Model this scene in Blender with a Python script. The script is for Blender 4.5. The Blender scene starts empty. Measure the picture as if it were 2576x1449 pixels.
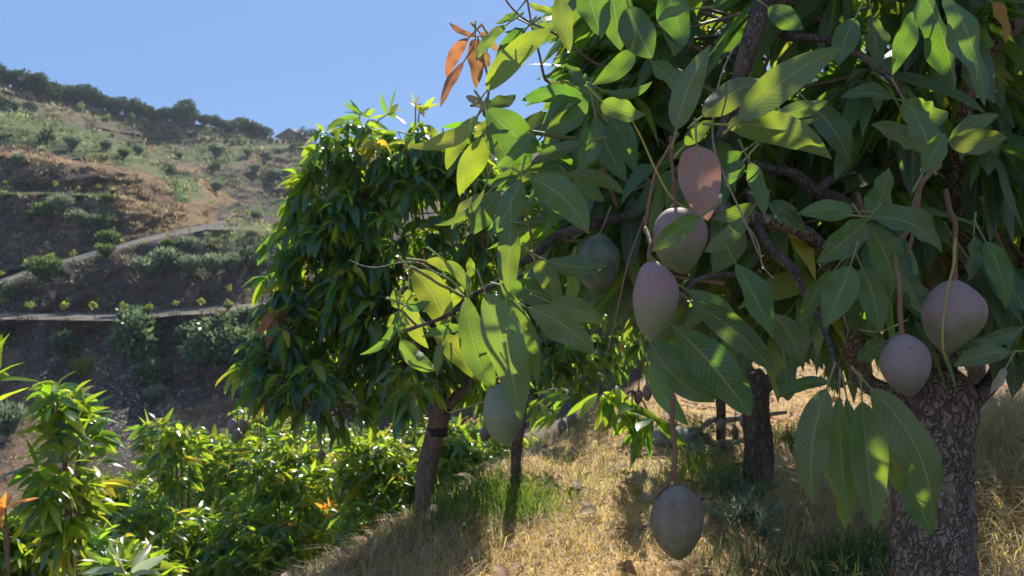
import bpy, math, random
import numpy as np
from mathutils import Vector

rng = np.random.default_rng(7)
random.seed(7)
S = bpy.context.scene
COL = S.collection
F = 1932.0                       # focal length in units of a 2576 px wide picture
PITCH = math.radians(6.5)
CAMZ = 1.5

# ------------------------------------------------------------------ camera
cd = bpy.data.cameras.new("camera")
cd.lens = 27.0; cd.sensor_width = 36.0; cd.clip_end = 3000; cd.clip_start = 0.02
cam = bpy.data.objects.new("camera", cd); COL.objects.link(cam)
cam.location = (0, 0, CAMZ); cam.rotation_euler = (math.radians(90) - PITCH, 0, 0)
cd.dof.use_dof = True; cd.dof.focus_distance = 1.4; cd.dof.aperture_fstop = 9.0
S.camera = cam

# ------------------------------------------------------------------ sky and sun
SUN_EL = math.radians(39); SUN_AZ = math.radians(7)      # azimuth to the right of straight ahead
w = bpy.data.worlds.new("World"); S.world = w; w.use_nodes = True
nt = w.node_tree; bg = nt.nodes["Background"]
sky = nt.nodes.new("ShaderNodeTexSky"); sky.sky_type = 'NISHITA'; sky.sun_disc = False
sky.sun_elevation = SUN_EL; sky.sun_rotation = SUN_AZ
sky.altitude = 300; sky.air_density = 0.7; sky.dust_density = 0.1; sky.ozone_density = 3.0
# the clear deep blue overhead and behind the camera is evener than the model's glare round the sun
mixw = nt.nodes.new("ShaderNodeMix"); mixw.data_type = 'RGBA'; mixw.inputs[0].default_value = 0.92
nt.links.new(sky.outputs[0], mixw.inputs[6]); mixw.inputs[7].default_value = (0.64, 1.24, 2.60, 1)
# added sky brightening behind the camera, fills the shade on leaves and fruit
tcw = nt.nodes.new("ShaderNodeTexCoord"); sx = nt.nodes.new("ShaderNodeSeparateXYZ"); nt.links.new(tcw.outputs['Generated'], sx.inputs[0])
mr = nt.nodes.new("ShaderNodeMapRange"); mr.inputs[1].default_value = -.05; mr.inputs[2].default_value = -.75; mr.inputs[3].default_value = 0; mr.inputs[4].default_value = .40
nt.links.new(sx.outputs[1], mr.inputs[0])
mixc = nt.nodes.new("ShaderNodeMix"); mixc.data_type = 'RGBA'; nt.links.new(mr.outputs[0], mixc.inputs[0])
nt.links.new(mixw.outputs[2], mixc.inputs[6]); mixc.inputs[7].default_value = (3.7, 4.6, 6.0, 1)
nt.links.new(mixc.outputs[2], bg.inputs[0]); bg.inputs[1].default_value = 0.15
sd = bpy.data.lights.new("sun", 'SUN'); sd.energy = 5.0; sd.angle = math.radians(0.5); sd.color = (1.0, 0.93, 0.82)
sun = bpy.data.objects.new("sun", sd); COL.objects.link(sun)
sv = Vector((math.sin(SUN_AZ) * math.cos(SUN_EL), math.cos(SUN_AZ) * math.cos(SUN_EL), math.sin(SUN_EL)))
sun.rotation_euler = sv.to_track_quat('Z', 'Y').to_euler(); sun.location = (3, 10, 20)
S.view_settings.view_transform = 'Standard'; S.view_settings.look = 'None'
S.view_settings.exposure = 0.85; S.view_settings.gamma = 1.0
S.render.engine = 'CYCLES'
S.cycles.max_bounces = 8; S.cycles.diffuse_bounces = 4; S.cycles.glossy_bounces = 2
S.cycles.transmission_bounces = 4; S.cycles.transparent_max_bounces = 8

# ------------------------------------------------------------------ helpers
CP, SP = math.cos(PITCH), math.sin(PITCH)
def P(px, py, d):
    """point seen at (px, py) of the 2576x1449 picture, d metres deep"""
    px = np.asarray(px, float); py = np.asarray(py, float); d = np.asarray(d, float)
    x = (px - 1288) / F * d; u = (724.5 - py) / F * d
    return np.stack(np.broadcast_arrays(x, d * CP + u * SP, CAMZ - d * SP + u * CP), -1)
def pix(p):
    x, y, z = p[..., 0], p[..., 1], p[..., 2] - CAMZ
    d = y * CP - z * SP; u = y * SP + z * CP
    return 1288 + x / d * F, 724.5 - u / d * F, d
ZT = {1: (1006.3, 0, .3906), 2: (1698.1, 0, .3906), 3: (880.5, 566, .3906), 4: (1635.2, 503.1, .3906),
      5: (943.4, 911.9, .3707), 6: (1635.2, 911.9, .3707), 7: (0, 125.8, .3472), 8: (0, 566, .3472)}
def Z(k, x, y):
    a, b, s = ZT[k]; return a + x * s, b + y * s

def hash2(ix, iy, seed):
    h = (ix.astype(np.int64) * 374761393 + iy.astype(np.int64) * 668265263 + seed * 974711) & 0x7fffffff
    h = ((h ^ (h >> 13)) * 1274126177) & 0x7fffffff
    return ((h ^ (h >> 16)) & 0xffff) / 65535.0
def vnoise(x, y, seed=0):
    ix = np.floor(x); iy = np.floor(y); fx = x - ix; fy = y - iy
    fx = fx * fx * (3 - 2 * fx); fy = fy * fy * (3 - 2 * fy)
    a = hash2(ix, iy, seed); b = hash2(ix + 1, iy, seed); c = hash2(ix, iy + 1, seed); e = hash2(ix + 1, iy + 1, seed)
    return (a * (1 - fx) + b * fx) * (1 - fy) + (c * (1 - fx) + e * fx) * fy
def fbm(x, y, seed=0, oct=4):
    s = 0; a = .5
    for i in range(oct):
        s = s + a * (vnoise(x * 2 ** i, y * 2 ** i, seed + i) - .5); a *= .55
    return s

def mk_mesh(name, V, Fq, uv=None, cols=None, smooth=True, tri=False):
    V = np.asarray(V, np.float32); Fq = np.asarray(Fq, np.int32)
    me = bpy.data.meshes.new(name); n = Fq.shape[1]
    me.vertices.add(len(V)); me.vertices.foreach_set("co", V.ravel())
    me.loops.add(Fq.size); me.loops.foreach_set("vertex_index", Fq.ravel())
    me.polygons.add(len(Fq)); me.polygons.foreach_set("loop_start", np.arange(0, Fq.size, n, dtype=np.int32))
    try: me.polygons.foreach_set("loop_total", np.full(len(Fq), n, np.int32))
    except Exception: pass
    if smooth: me.polygons.foreach_set("use_smooth", np.ones(len(Fq), bool))
    if uv is not None:
        l = me.uv_layers.new(name="uv"); l.data.foreach_set("uv", np.asarray(uv, np.float32)[Fq.ravel()].ravel())
    for k, c in (cols or {}).items():
        a = me.attributes.new(k, 'FLOAT_COLOR', 'POINT')
        c4 = np.ones((len(V), 4), np.float32); c4[:, :3] = c; a.data.foreach_set("color", c4.ravel())
    me.update(); me.validate(); return me

def tag(o, label, cat, group=None, kind=None):
    if label: o['label'] = label
    if cat: o['category'] = cat
    if group: o['group'] = group
    if kind: o['kind'] = kind
    return o
def thing(name, loc, label, cat, group=None):
    o = bpy.data.objects.new(name, None); COL.objects.link(o); o.location = [float(v) for v in loc]
    o.empty_display_size = .1
    return tag(o, label, cat, group)
def part(name, parent, V, Fq, mat, label=None, kind=None, **kw):
    V = np.asarray(V, float)
    if parent is not None: V = V - np.array(parent_loc(parent))
    o = bpy.data.objects.new(name, mk_mesh(name, V, Fq, **kw)); COL.objects.link(o)
    o.data.materials.append(mat)
    if parent is not None: o.parent = parent
    if label: o['label'] = label
    if kind: o['kind'] = kind
    return o
def parent_loc(o):
    v = Vector((0, 0, 0))
    while o is not None: v = v + Vector(o.location); o = o.parent
    return v
def merge(lst):
    V = []; Fs = []; U = []; n = 0
    for v, f in lst: V.append(v); Fs.append(f + n); n += len(v)
    return np.concatenate(V), np.concatenate(Fs)

def spline(pts, n):
    pts = np.asarray(pts, float); k = len(pts)
    if k == 2:
        t = np.linspace(0, 1, n)[:, None]; return pts[0] * (1 - t) + pts[1] * t
    ext = np.vstack([2 * pts[0] - pts[1], pts, 2 * pts[-1] - pts[-2]])
    t = np.linspace(0, k - 1 - 1e-6, n); i = t.astype(int); f = (t - i)[:, None]
    a, b, c, e = ext[i], ext[i + 1], ext[i + 2], ext[i + 3]
    return .5 * (2 * b + (c - a) * f + (2 * a - 5 * b + 4 * c - e) * f ** 2 + (3 * b - a - 3 * c + e) * f ** 3)
def tube(pts, rad, seg=10, n=None, rough=0.0, seed=0, cap=True, lump=9.0):
    """tapered tube through pts"""
    pts = np.asarray(pts, float); rad = np.asarray(rad, float)
    n = n or max(4, len(pts) * 6)
    full = spline(np.hstack([pts, rad[:, None]]), n); c = full[:, :3]; r = full[:, 3]
    T = np.gradient(c, axis=0); T /= np.linalg.norm(T, axis=1)[:, None] + 1e-9
    ref = np.array([0, 1, 0.1]) if abs(T[:, 1]).mean() < .8 else np.array([1, 0, 0.1])
    A = np.cross(T, ref); A /= np.linalg.norm(A, axis=1)[:, None]; B = np.cross(T, A)
    th = np.linspace(0, 2 * math.pi, seg, endpoint=False)
    R = r[:, None] * np.ones(seg)
    if rough:
        s = np.concatenate([[0], np.cumsum(np.linalg.norm(np.diff(c, axis=0), axis=1))])
        q = s[:, None] / (r.mean() * 2.2)
        R = R * (1 + rough * 2 * (fbm(q + 31 * seed, np.cos(th)[None] * 1.6 + seed, seed, 4) + fbm(q * 1.3, np.sin(th)[None] * 1.6 + 9 + seed, seed + 5, 4)))
    V = c[:, None] + R[..., None] * (np.cos(th)[None, :, None] * A[:, None] + np.sin(th)[None, :, None] * B[:, None])
    V = V.reshape(-1, 3)
    i, j = np.meshgrid(np.arange(n - 1), np.arange(seg), indexing='ij'); j2 = (j + 1) % seg
    Fq = np.stack([i * seg + j, i * seg + j2, (i + 1) * seg + j2, (i + 1) * seg + j], -1).reshape(-1, 4)
    if cap:
        V = np.vstack([V, c[0], c[-1]]); a = len(V) - 2; jj = np.arange(seg); jn = (jj + 1) % seg
        jm = jj[::2]; 
        c0 = np.stack([np.full(len(jm), a), (jm + 2) % seg, (jm + 1) % seg, jm], -1)
        o = (n - 1) * seg
        c1 = np.stack([np.full(len(jm), a + 1), o + jm, o + (jm + 1) % seg, o + (jm + 2) % seg], -1)
        Fq = np.vstack([Fq, c0, c1])
    return V, Fq

def nrm(a): return a / (np.linalg.norm(a, axis=-1, keepdims=True) + 1e-9)
def leaves(p0, p1, p2, W, N, nu=6, nv=2, fold=.25, wave=0.06, petiole=True, curl=0.0):
    """vectorised mango leaves along quadratic curves; returns V, F, uv, index of leaf per vertex"""
    n = len(p0); u = np.linspace(0, 1, nu + 1)
    ub = u[None, :, None]
    C = (1 - ub) ** 2 * p0[:, None] + 2 * ub * (1 - ub) * p1[:, None] + ub ** 2 * p2[:, None]
    T = nrm(2 * (1 - ub) * (p1 - p0)[:, None] + 2 * ub * (p2 - p1)[:, None])
    Nn = np.broadcast_to(N[:, None], T.shape); B = nrm(np.cross(T, Nn)); Nn = nrm(np.cross(B, T))
    ea = rng.uniform(.55, .85, (n, 1)); eb = rng.uniform(.75, 1.05, (n, 1)); um = ea / (ea + eb)
    prof = (u[None] ** ea) * (1 - u[None]) ** eb / (um ** ea * (1 - um) ** eb)
    prof[:, 0] = .05; prof[:, -1] = .012
    v = np.linspace(-1, 1, nv + 1)
    wd = (W[:, None] * .5 * prof)[..., None]                        # n,nu,1
    ph = rng.random((n, 1, 1)) * 6.28; fr = rng.uniform(9, 15, (n, 1, 1))
    fo = fold * rng.uniform(.5, 1.5, (n, 1, 1))
    wv = wave * np.sin(fr * u[None, :, None] + ph + (v > 0)[None, None, :] * 1.7) * np.abs(v)[None, None]
    off = wd * v[None, None]                                              # n,nu,nv
    up = wd * (np.abs(v)[None, None] ** 1.3 * fo + wv * 2.2 - curl * v[None, None] ** 2)
    V = C[:, :, None] + off[..., None] * B[:, :, None] + up[..., None] * Nn[:, :, None]
    m = (nu + 1) * (nv + 1); V = V.reshape(n, m, 3)
    i, j = np.meshgrid(np.arange(nu), np.arange(nv), indexing='ij')
    f = np.stack([i * (nv + 1) + j, i * (nv + 1) + j + 1, (i + 1) * (nv + 1) + j + 1, (i + 1) * (nv + 1) + j], -1).reshape(-1, 4)
    uu = np.repeat(u, nv + 1); vv = np.tile(v, nu + 1)
    uv = np.stack([uu, vv * .5 + .5], -1)
    Fq = (f[None] + (np.arange(n) * m)[:, None, None]).reshape(-1, 4)
    return V.reshape(-1, 3), Fq, np.tile(uv, (n, 1)), np.repeat(np.arange(n), m)

# leaf colours: (surface, light passing through)
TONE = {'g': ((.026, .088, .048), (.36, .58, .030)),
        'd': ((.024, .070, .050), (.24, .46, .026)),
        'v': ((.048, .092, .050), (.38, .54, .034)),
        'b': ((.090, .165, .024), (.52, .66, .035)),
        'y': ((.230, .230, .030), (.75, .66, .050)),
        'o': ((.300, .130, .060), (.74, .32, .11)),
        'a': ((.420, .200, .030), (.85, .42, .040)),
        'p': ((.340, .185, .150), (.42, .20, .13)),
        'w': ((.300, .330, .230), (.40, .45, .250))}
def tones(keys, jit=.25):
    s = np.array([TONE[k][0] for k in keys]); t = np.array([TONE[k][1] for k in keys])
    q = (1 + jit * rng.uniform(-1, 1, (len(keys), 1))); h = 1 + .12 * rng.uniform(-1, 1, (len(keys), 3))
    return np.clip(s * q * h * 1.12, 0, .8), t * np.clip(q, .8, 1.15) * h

# ------------------------------------------------------------------ materials
class NT:
    def __init__(s, name):
        s.m = bpy.data.materials.new(name); s.m.use_nodes = True; s.t = s.m.node_tree
        s.t.nodes.clear(); s.out = s.n('OutputMaterial')
    def n(s, ty, **kw):
        nd = s.t.nodes.new('ShaderNode' + ty)
        for k, v in kw.items(): setattr(nd, k, v)
        return nd
    def l(s, a, b): s.t.links.new(a, b)
    def put(s, inp, v):
        if hasattr(v, 'is_linked') or isinstance(v, bpy.types.NodeSocket): s.l(v, inp)
        else: inp.default_value = v
    def math(s, op, a, b=None, c=None, clamp=False):
        nd = s.n('Math', operation=op); nd.use_clamp = clamp; s.put(nd.inputs[0], a)
        if b is not None: s.put(nd.inputs[1], b)
        if c is not None: s.put(nd.inputs[2], c)
        return nd.outputs[0]
    def mix(s, f, a, b, blend='MIX'):
        nd = s.n('Mix', data_type='RGBA', blend_type=blend)
        s.put(nd.inputs[0], f)
        for i, v in ((6, a), (7, b)):
            s.put(nd.inputs[i], (v + (1,)) if isinstance(v, tuple) and len(v) == 3 else v)
        return nd.outputs[2]
    def ramp(s, f, stops):
        nd = s.n('ValToRGB'); e = nd.color_ramp.elements
        while len(e) < len(stops): e.new(.5)
        for el, (p, c) in zip(e, stops):
            el.position = p; el.color = (c + (1,)) if isinstance(c, tuple) else (c, c, c, 1)
        s.put(nd.inputs[0], f); return nd.outputs[0]
    def noise(s, vec, scale, detail=4, rough=.55):
        nd = s.n('TexNoise'); nd.inputs['Scale'].default_value = scale; nd.inputs['Detail'].default_value = detail
        nd.inputs['Roughness'].default_value = rough
        if vec is not None: s.l(vec, nd.inputs['Vector'])
        return nd.outputs['Fac']
    def vor(s, vec, scale, feat='F1'):
        nd = s.n('TexVoronoi', feature=feat); nd.inputs['Scale'].default_value = scale
        if vec is not None: s.l(vec, nd.inputs['Vector'])
        return nd.outputs['Distance']
    def bump(s, h, st=.5, dist=.01, normal=None):
        nd = s.n('Bump'); nd.inputs['Strength'].default_value = st; nd.inputs['Distance'].default_value = dist
        s.l(h, nd.inputs['Height'])
        if normal is not None: s.l(normal, nd.inputs['Normal'])
        return nd.outputs[0]
    def pbsdf(s, col, rough=.6, spec=.3, normal=None):
        nd = s.n('BsdfPrincipled'); s.put(nd.inputs['Base Color'], (col + (1,)) if isinstance(col, tuple) and len(col) == 3 else col)
        s.put(nd.inputs['Roughness'], rough); nd.inputs['Specular IOR Level'].default_value = spec
        if normal is not None: s.l(normal, nd.inputs['Normal'])
        return nd.outputs[0]
    def surf(s, sh): s.l(sh, s.out.inputs[0]); return s.m
    def obj(s, scale=(1, 1, 1), which='Object'):
        tc = s.n('TexCoord'); mp = s.n('Mapping'); mp.inputs['Scale'].default_value = scale
        s.l(tc.outputs[which], mp.inputs[0]); return mp.outputs[0]

def leaf_material(name, veins, rough=.36, spec=.42, trans=.5):
    k = NT(name)
    c = k.n('Attribute', attribute_name='col').outputs['Color']; t = k.n('Attribute', attribute_name='tr').outputs['Color']
    normal = None; ctr = t
    if veins:
        uvn = k.n('UVMap'); sp = k.n('SeparateXYZ'); k.l(uvn.outputs[0], sp.inputs[0])
        u, v = sp.outputs[0], sp.outputs[1]
        av = k.math('ABSOLUTE', k.math('SUBTRACT', v, .5))                      # 0..0.5
        # side veins: curved towards the tip
        curve = k.math('MULTIPLY', k.math('POWER', av, 1.35), .42)
        ph = k.math('MULTIPLY', k.math('ADD', k.math('SUBTRACT', u, curve), k.math('MULTIPLY', k.noise(k.obj(), 25, 2), .035)), 17.0)
        side = k.math('GREATER_THAN', v, .5)
        ph = k.math('ADD', ph, k.math('MULTIPLY', side, .45))
        fr = k.math('FRACT', ph); dd = k.math('ABSOLUTE', k.math('SUBTRACT', fr, .5))
        vein = k.ramp(dd, [(0.0, 1.0), (.11, 0.0)])
        vein = k.math('MULTIPLY', vein, k.ramp(av, [(.38, 1.0), (.49, 0.15)]))
        mid = k.ramp(av, [(.016, 1.0), (.036, 0.0)])
        both = k.math('MAXIMUM', k.math('MULTIPLY', vein, .60), k.math('MULTIPLY', mid, .85))
        ob = k.obj()
        mott = k.noise(ob, 38, 3); fine = k.vor(ob, 420, 'DISTANCE_TO_EDGE')
        c = k.mix(k.math('MULTIPLY', mott, .30), c, (.10, .13, .05))
        c = k.mix(both, c, (.27, .27, .11))
        spots = k.ramp(k.noise(ob, 150, 2), [(.70, 0.0), (.74, 1.0)])
        c = k.mix(k.math('MULTIPLY', spots, .6), c, (.22, .17, .08))
        # the dried, brownish rim of older leaves
        rimn = k.math('ADD', u, k.math('MULTIPLY', k.noise(ob, 60, 2), .06))
        tipf = k.ramp(rimn, [(.988, 0.0), (1.01, 1.0)])
        c = k.mix(tipf, c, (.16, .10, .06))
        ctr = k.mix(k.math('MULTIPLY', both, .5), ctr, (.50, .50, .12))
        ctr = k.mix(k.math('MULTIPLY', k.ramp(fine, [(0.0, 1.0), (.1, 0.0)]), .25), ctr, (.1, .2, .01))
        h = k.math('ADD', k.math('MULTIPLY', vein, -.5), k.math('MULTIPLY', k.noise(ob, 90, 3), .35))
        h = k.math('ADD', h, k.math('MULTIPLY', mid, .8))
        # soft quilting between the veins
        h = k.math('ADD', h, k.math('MULTIPLY', dd, -.9))
        normal = k.bump(h, .45, .0022)
        rough = k.math('ADD', rough, k.math('MULTIPLY', mott, .22))
    p = k.pbsdf(c, rough, spec, normal)
    tr = k.n('BsdfTranslucent'); k.l(ctr, tr.inputs[0])
    if normal is not None: k.l(normal, tr.inputs[1])
    mx = k.n('MixShader'); mx.inputs[0].default_value = trans
    k.l(p, mx.inputs[1]); k.l(tr.outputs[0], mx.inputs[2])
    return k.surf(mx.outputs[0])
M_LEAF = leaf_material('mango_leaf_near', True, rough=.42, spec=.7, trans=.38)
M_LEAF_FAR = leaf_material('mango_leaf', False, rough=.28, spec=.62, trans=.50)
M_SCRUB = leaf_material('scrub_leaf', False, rough=.6, spec=.25, trans=.40)
M_GRASS = leaf_material('grass_blade', False, rough=.5, spec=.3, trans=.5)

def bark_material(name, col, dark, scale=26, zs=.45, strength=1.0, crackw=.10):
    k = NT(name); ob = k.obj((1, 1, zs))
    wn = k.n('TexNoise'); wn.inputs['Scale'].default_value = scale * .5; k.l(ob, wn.inputs['Vector'])
    wv = k.n('VectorMath', operation='MULTIPLY_ADD'); k.l(wn.outputs['Color'], wv.inputs[0])
    wv.inputs[1].default_value = (.07, .07, .07); k.l(ob, wv.inputs[2])
    e = k.vor(wv.outputs[0], scale, 'DISTANCE_TO_EDGE'); e2 = k.vor(wv.outputs[0], scale * 2.3, 'DISTANCE_TO_EDGE')
    jag = k.math('MULTIPLY', k.math('SUBTRACT', k.noise(ob, 30, 5, .7), .5), .30)
    e = k.math('ADD', e, jag); e2 = k.math('ADD', e2, jag)
    cr = k.ramp(e, [(0.0, 0.0), (crackw * 1.9, 1.0)]); cr2 = k.ramp(e2, [(0.0, 0.35), (crackw * .8, 1.0)])
    hgt = k.math('MAXIMUM', k.math('MULTIPLY', cr, cr2), k.ramp(k.noise(ob, 11, 3), [(.52, 0.0), (.66, .75)]))
    big = k.noise(ob, 7, 4); fine = k.noise(ob, 120, 5)
    c = k.mix(big, tuple(v * .62 for v in col), tuple(min(1, v * 1.25) for v in col))
    c = k.mix(k.math('MULTIPLY', fine, .5), c, tuple(v * .5 for v in col))
    c = k.mix(k.ramp(k.noise(ob, 19, 4), [(.60, 0.0), (.70, .55)]), c, tuple(min(1, v * 1.5) for v in (col[2], col[2], col[2] * .9)))
    c = k.mix(hgt, dark, c)
    h = k.math('ADD', hgt, k.math('MULTIPLY', fine, .45))
    return k.surf(k.pbsdf(c, .9, .15, k.bump(h, strength, .012)))
M_BARK = bark_material('cracked_bark', (.33, .25, .195), (.12, .088, .072), 58, .5, 1.0, .07)
M_BARK2 = bark_material('dark_bark', (.26, .19, .145), (.07, .05, .042), 60, .3, .8)
M_BARKP = bark_material('pale_bark', (.30, .215, .165), (.10, .07, .055), 70, .2, .6)
def twig_material(name, a, b, sc=25):
    k = NT(name); ob = k.obj(); n = k.noise(ob, sc, 4); f = k.noise(ob, 260, 3)
    c = k.mix(k.ramp(n, [(.38, 0.0), (.62, 1.0)]), a, b)
    c = k.mix(k.math('MULTIPLY', f, .5), c, tuple(v * .45 for v in a))
    return k.surf(k.pbsdf(c, .65, .3, k.bump(k.math('ADD', n, f), .6, .002)))
M_LIMB = bark_material('limb_bark', (.205, .160, .135), (.06, .045, .04), 90, .35, .7, .09)
M_TWIG = twig_material('brown_twig', (.17, .12, .08), (.24, .17, .10))
M_TWIGG = twig_material('green_twig', (.16, .19, .06), (.22, .20, .09))
M_RED = twig_material('reddish_stalk', (.20, .085, .05), (.17, .12, .055), 18)
M_YEL = twig_material('yellow_stalk', (.40, .34, .08), (.30, .22, .09), 18)
M_TAN = twig_material('tan_stalk', (.19, .13, .06), (.24, .12, .06), 14)
M_DRY = twig_material('dry_twig', (.26, .21, .16), (.36, .30, .22))

def mango_material(name, top, low):
    k = NT(name); g = k.n('TexCoord').outputs['Generated']; ob = k.obj()
    sp = k.n('SeparateXYZ'); k.l(g, sp.inputs[0])
    f = k.math('ADD', sp.outputs[2], k.math('MULTIPLY', k.math('SUBTRACT', k.noise(ob, 14, 3), .5), .75))
    c = k.mix(k.ramp(f, [(.20, 0.0), (.66, 1.0)]), low, top)
    bl = k.noise(ob, 32, 5, .65)
    c = k.mix(k.ramp(bl, [(.38, 0.0), (.66, .60)]), c, (.24, .215, .19))
    dots = k.ramp(k.vor(ob, 330), [(.10, 1.0), (.22, 0.0)])
    c = k.mix(k.math('MULTIPLY', dots, .65), c, (.24, .24, .19))
    c = k.mix(k.ramp(k.noise(k.obj((1, 1, .25)), 60, 3), [(.56, 0.0), (.70, .35)]), c, (.12, .12, .07))
    sc = k.ramp(k.noise(ob, 90, 2), [(.68, 0.0), (.72, .8)])
    c = k.mix(sc, c, (.10, .08, .06))
    r = k.math('ADD', .48, k.math('MULTIPLY', bl, .3))
    return k.surf(k.pbsdf(c, r, .35, k.bump(k.math('ADD', k.noise(ob, 9, 3), k.math('MULTIPLY', dots, .04)), .25, .01)))
M_MANGO = mango_material('mango_skin', (.250, .145, .138), (.125, .165, .062))
M_MANGOP = mango_material('mango_skin_purple', (.225, .148, .145), (.170, .145, .110))
M_MANGOG = mango_material('mango_skin_green', (.140, .195, .120), (.110, .180, .075))
M_MANGOK = mango_material('mango_skin_shaded', (.055, .085, .050), (.045, .080, .038))  # deep shade behind the left bough, put into the skin colour
M_MANGOD = mango_material('mango_skin_dull', (.130, .098, .058), (.095, .110, .036))

def ground_material(name, veg=True):
    k = NT(name); c = k.n('Attribute', attribute_name='col').outputs['Color']; ob = k.obj()
    n1 = k.noise(ob, 1.3, 5, .65); n2 = k.noise(ob, 9, 5, .7); n3 = k.vor(ob, 3.2)
    c = k.mix(k.ramp(n1, [(.35, .6), (.65, 0.0)]), c, (.065, .055, .045))
    c = k.mix(k.ramp(n2, [(.55, 0.0), (.72, .6)]), c, (.20, .165, .135))
    c = k.mix(k.ramp(n3, [(.03, .8), (.10, 0.0)]), c, (.26, .235, .21))
    h = k.math('ADD', n1, k.math('MULTIPLY', n2, .6))
    return k.surf(k.pbsdf(c, .95, .1, k.bump(h, 1.0, .35)))
M_HILL = ground_material('hill_soil')
def near_ground_material():
    k = NT('orchard_soil'); c = k.n('Attribute', attribute_name='col').outputs['Color']; ob = k.obj()
    n1 = k.noise(ob, 5, 6, .7); n2 = k.noise(ob, 45, 5, .7)
    c = k.mix(k.ramp(n1, [(.35, .5), (.6, 0.0)]), c, (.17, .12, .09))
    c = k.mix(k.ramp(n2, [(.5, 0.0), (.7, .6)]), c, (.46, .36, .22))
    return k.surf(k.pbsdf(c, .95, .1, k.bump(k.math('ADD', n1, k.math('MULTIPLY', n2, .5)), 1.0, .05)))
M_GROUND = near_ground_material()
def track_material():
    k = NT('gravel_track'); ob = k.obj(); n = k.noise(ob, 6, 6, .75); v = k.vor(ob, 5); pch = k.noise(k.obj(), .9, 4, .7)
    c = k.mix(n, (.20, .175, .15), (.56, .50, .43))
    c = k.mix(k.ramp(v, [(.08, .7), (.16, 0.0)]), c, (.38, .36, .33))
    c = k.mix(k.ramp(pch, [(.42, .8), (.58, 0.0)]), c, (.13, .115, .085))
    return k.surf(k.pbsdf(c, .95, .1, k.bump(n, 1.0, .5)))
M_TRACK = track_material()
def plain(name, a, b, sc=8, rough=.8):
    k = NT(name); n = k.noise(k.obj(), sc, 4); return k.surf(k.pbsdf(k.mix(n, a, b), rough, .2, k.bump(n, .4, .05)))
M_ROCK = plain('grey_rock', (.20, .18, .17), (.42, .39, .36), 12)
M_WALL = plain('hut_wall', (.20, .15, .12), (.30, .23, .18), 3)
M_ROOF = plain('hut_roof', (.34, .28, .22), (.46, .38, .30), 5)
M_DARK = plain('dark_opening', (.02, .02, .02), (.04, .035, .03), 3)
M_BAND = plain('black_paint_band', (.02, .016, .02), (.04, .03, .035), 30)

# ------------------------------------------------------------------ hillside across the ravine
XS = np.array([-1500, -400, 0, 130, 250, 300, 400, 480, 520, 560, 600, 650, 700, 760, 1300, 3400.])
def line(ys, ds): return (np.array(ys[0::2], float), np.array(ys[1::2], float), np.array(ds[0::2], float), np.array(ds[1::2], float))
LINES = [
 line([0, 1500], [0, 12]),
 line([0, 1300], [0, 17]),
 line([0, 1110], [0, 26]),
 line([0, 1000], [0, 28.6]),
 line([0, 900], [0, 29.8]),
 line([0, 803, 300, 807, 450, 793, 650, 783, 1300, 772], [0, 31]),
 line([0, 786, 300, 787, 450, 776, 650, 763, 1300, 752], [0, 34]),
 line([-400, 782, 0, 714, 130, 673, 250, 640, 400, 602, 520, 577, 620, 580, 750, 600, 1300, 610], [-400, 34.6, 0, 35.4, 520, 38, 750, 40]),
 line([-400, 770, 0, 698, 130, 657, 250, 626, 400, 588, 520, 563, 600, 548, 700, 552, 1300, 560], [-400, 37.5, 0, 39, 520, 43.5, 640, 54, 700, 58]),
 line([0, 489, 150, 490, 300, 496, 420, 530, 520, 552, 600, 505, 760, 500, 1300, 500], [0, 42.5, 300, 43.5, 500, 46.5, 660, 84, 760, 86]),
 line([0, 481, 150, 483, 300, 489, 420, 524, 520, 547, 600, 499, 760, 494, 1300, 494], [0, 45.5, 300, 46.5, 500, 49, 660, 86, 760, 89]),
 line([0, 392, 100, 402, 250, 424, 360, 448, 480, 508, 560, 528, 620, 482, 760, 470], [0, 47.2, 360, 49.5, 520, 53, 660, 88, 760, 90]),
 line([0, 380, 100, 390, 250, 412, 360, 436, 480, 498, 560, 522, 620, 472, 760, 462], [0, 51.5, 360, 53, 520, 56, 660, 90, 760, 92]),
 line([-400, 260, 0, 318, 150, 345, 300, 392, 430, 458, 560, 515, 640, 440, 760, 420], [0, 56, 430, 59, 540, 62, 660, 93, 760, 95]),
 line([-400, 190, 0, 268, 200, 322, 380, 366, 560, 372, 740, 374, 1300, 392], [0, 68, 200, 80, 380, 97, 740, 101]),
 line([-400, 184, 0, 262, 200, 316, 380, 360, 560, 366, 740, 368, 1300, 387], [0, 72, 200, 84, 380, 101, 740, 105]),
 line([-400, 120, 0, 212, 100, 240, 200, 262, 300, 286, 400, 300, 500, 313, 600, 332, 700, 350, 800, 360, 1300, 380], [0, 86, 700, 118, 3000, 135]),
]
for_y = lambda L, x: np.interp(x, L[0], L[1]); for_d = lambda L, x: np.interp(x, L[2], L[3])
def hill_y(x, y):
    """smooth depth at picture position"""
    x = np.asarray(x, float); y = np.asarray(y, float)
    Y = np.stack([for_y(L, x) for L in LINES]); D = np.stack([for_d(L, x) for L in LINES])
    for i in range(1, len(Y)): Y[i] = np.minimum(Y[i], Y[i - 1] - 1.0)
    out = np.full(np.broadcast(x, y).shape, 0.0) + D[0]
    for i in range(len(LINES) - 1):
        m = (y <= Y[i]) & (y >= Y[i + 1]); f = np.clip((Y[i] - y) / (Y[i] - Y[i + 1]), 0, 1)
        out = np.where(m, D[i] + (D[i + 1] - D[i]) * f, out)
    out = np.where(y < Y[-1], D[-1] + 0 * out, out)
    return out
TRK = (5, 7)
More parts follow.
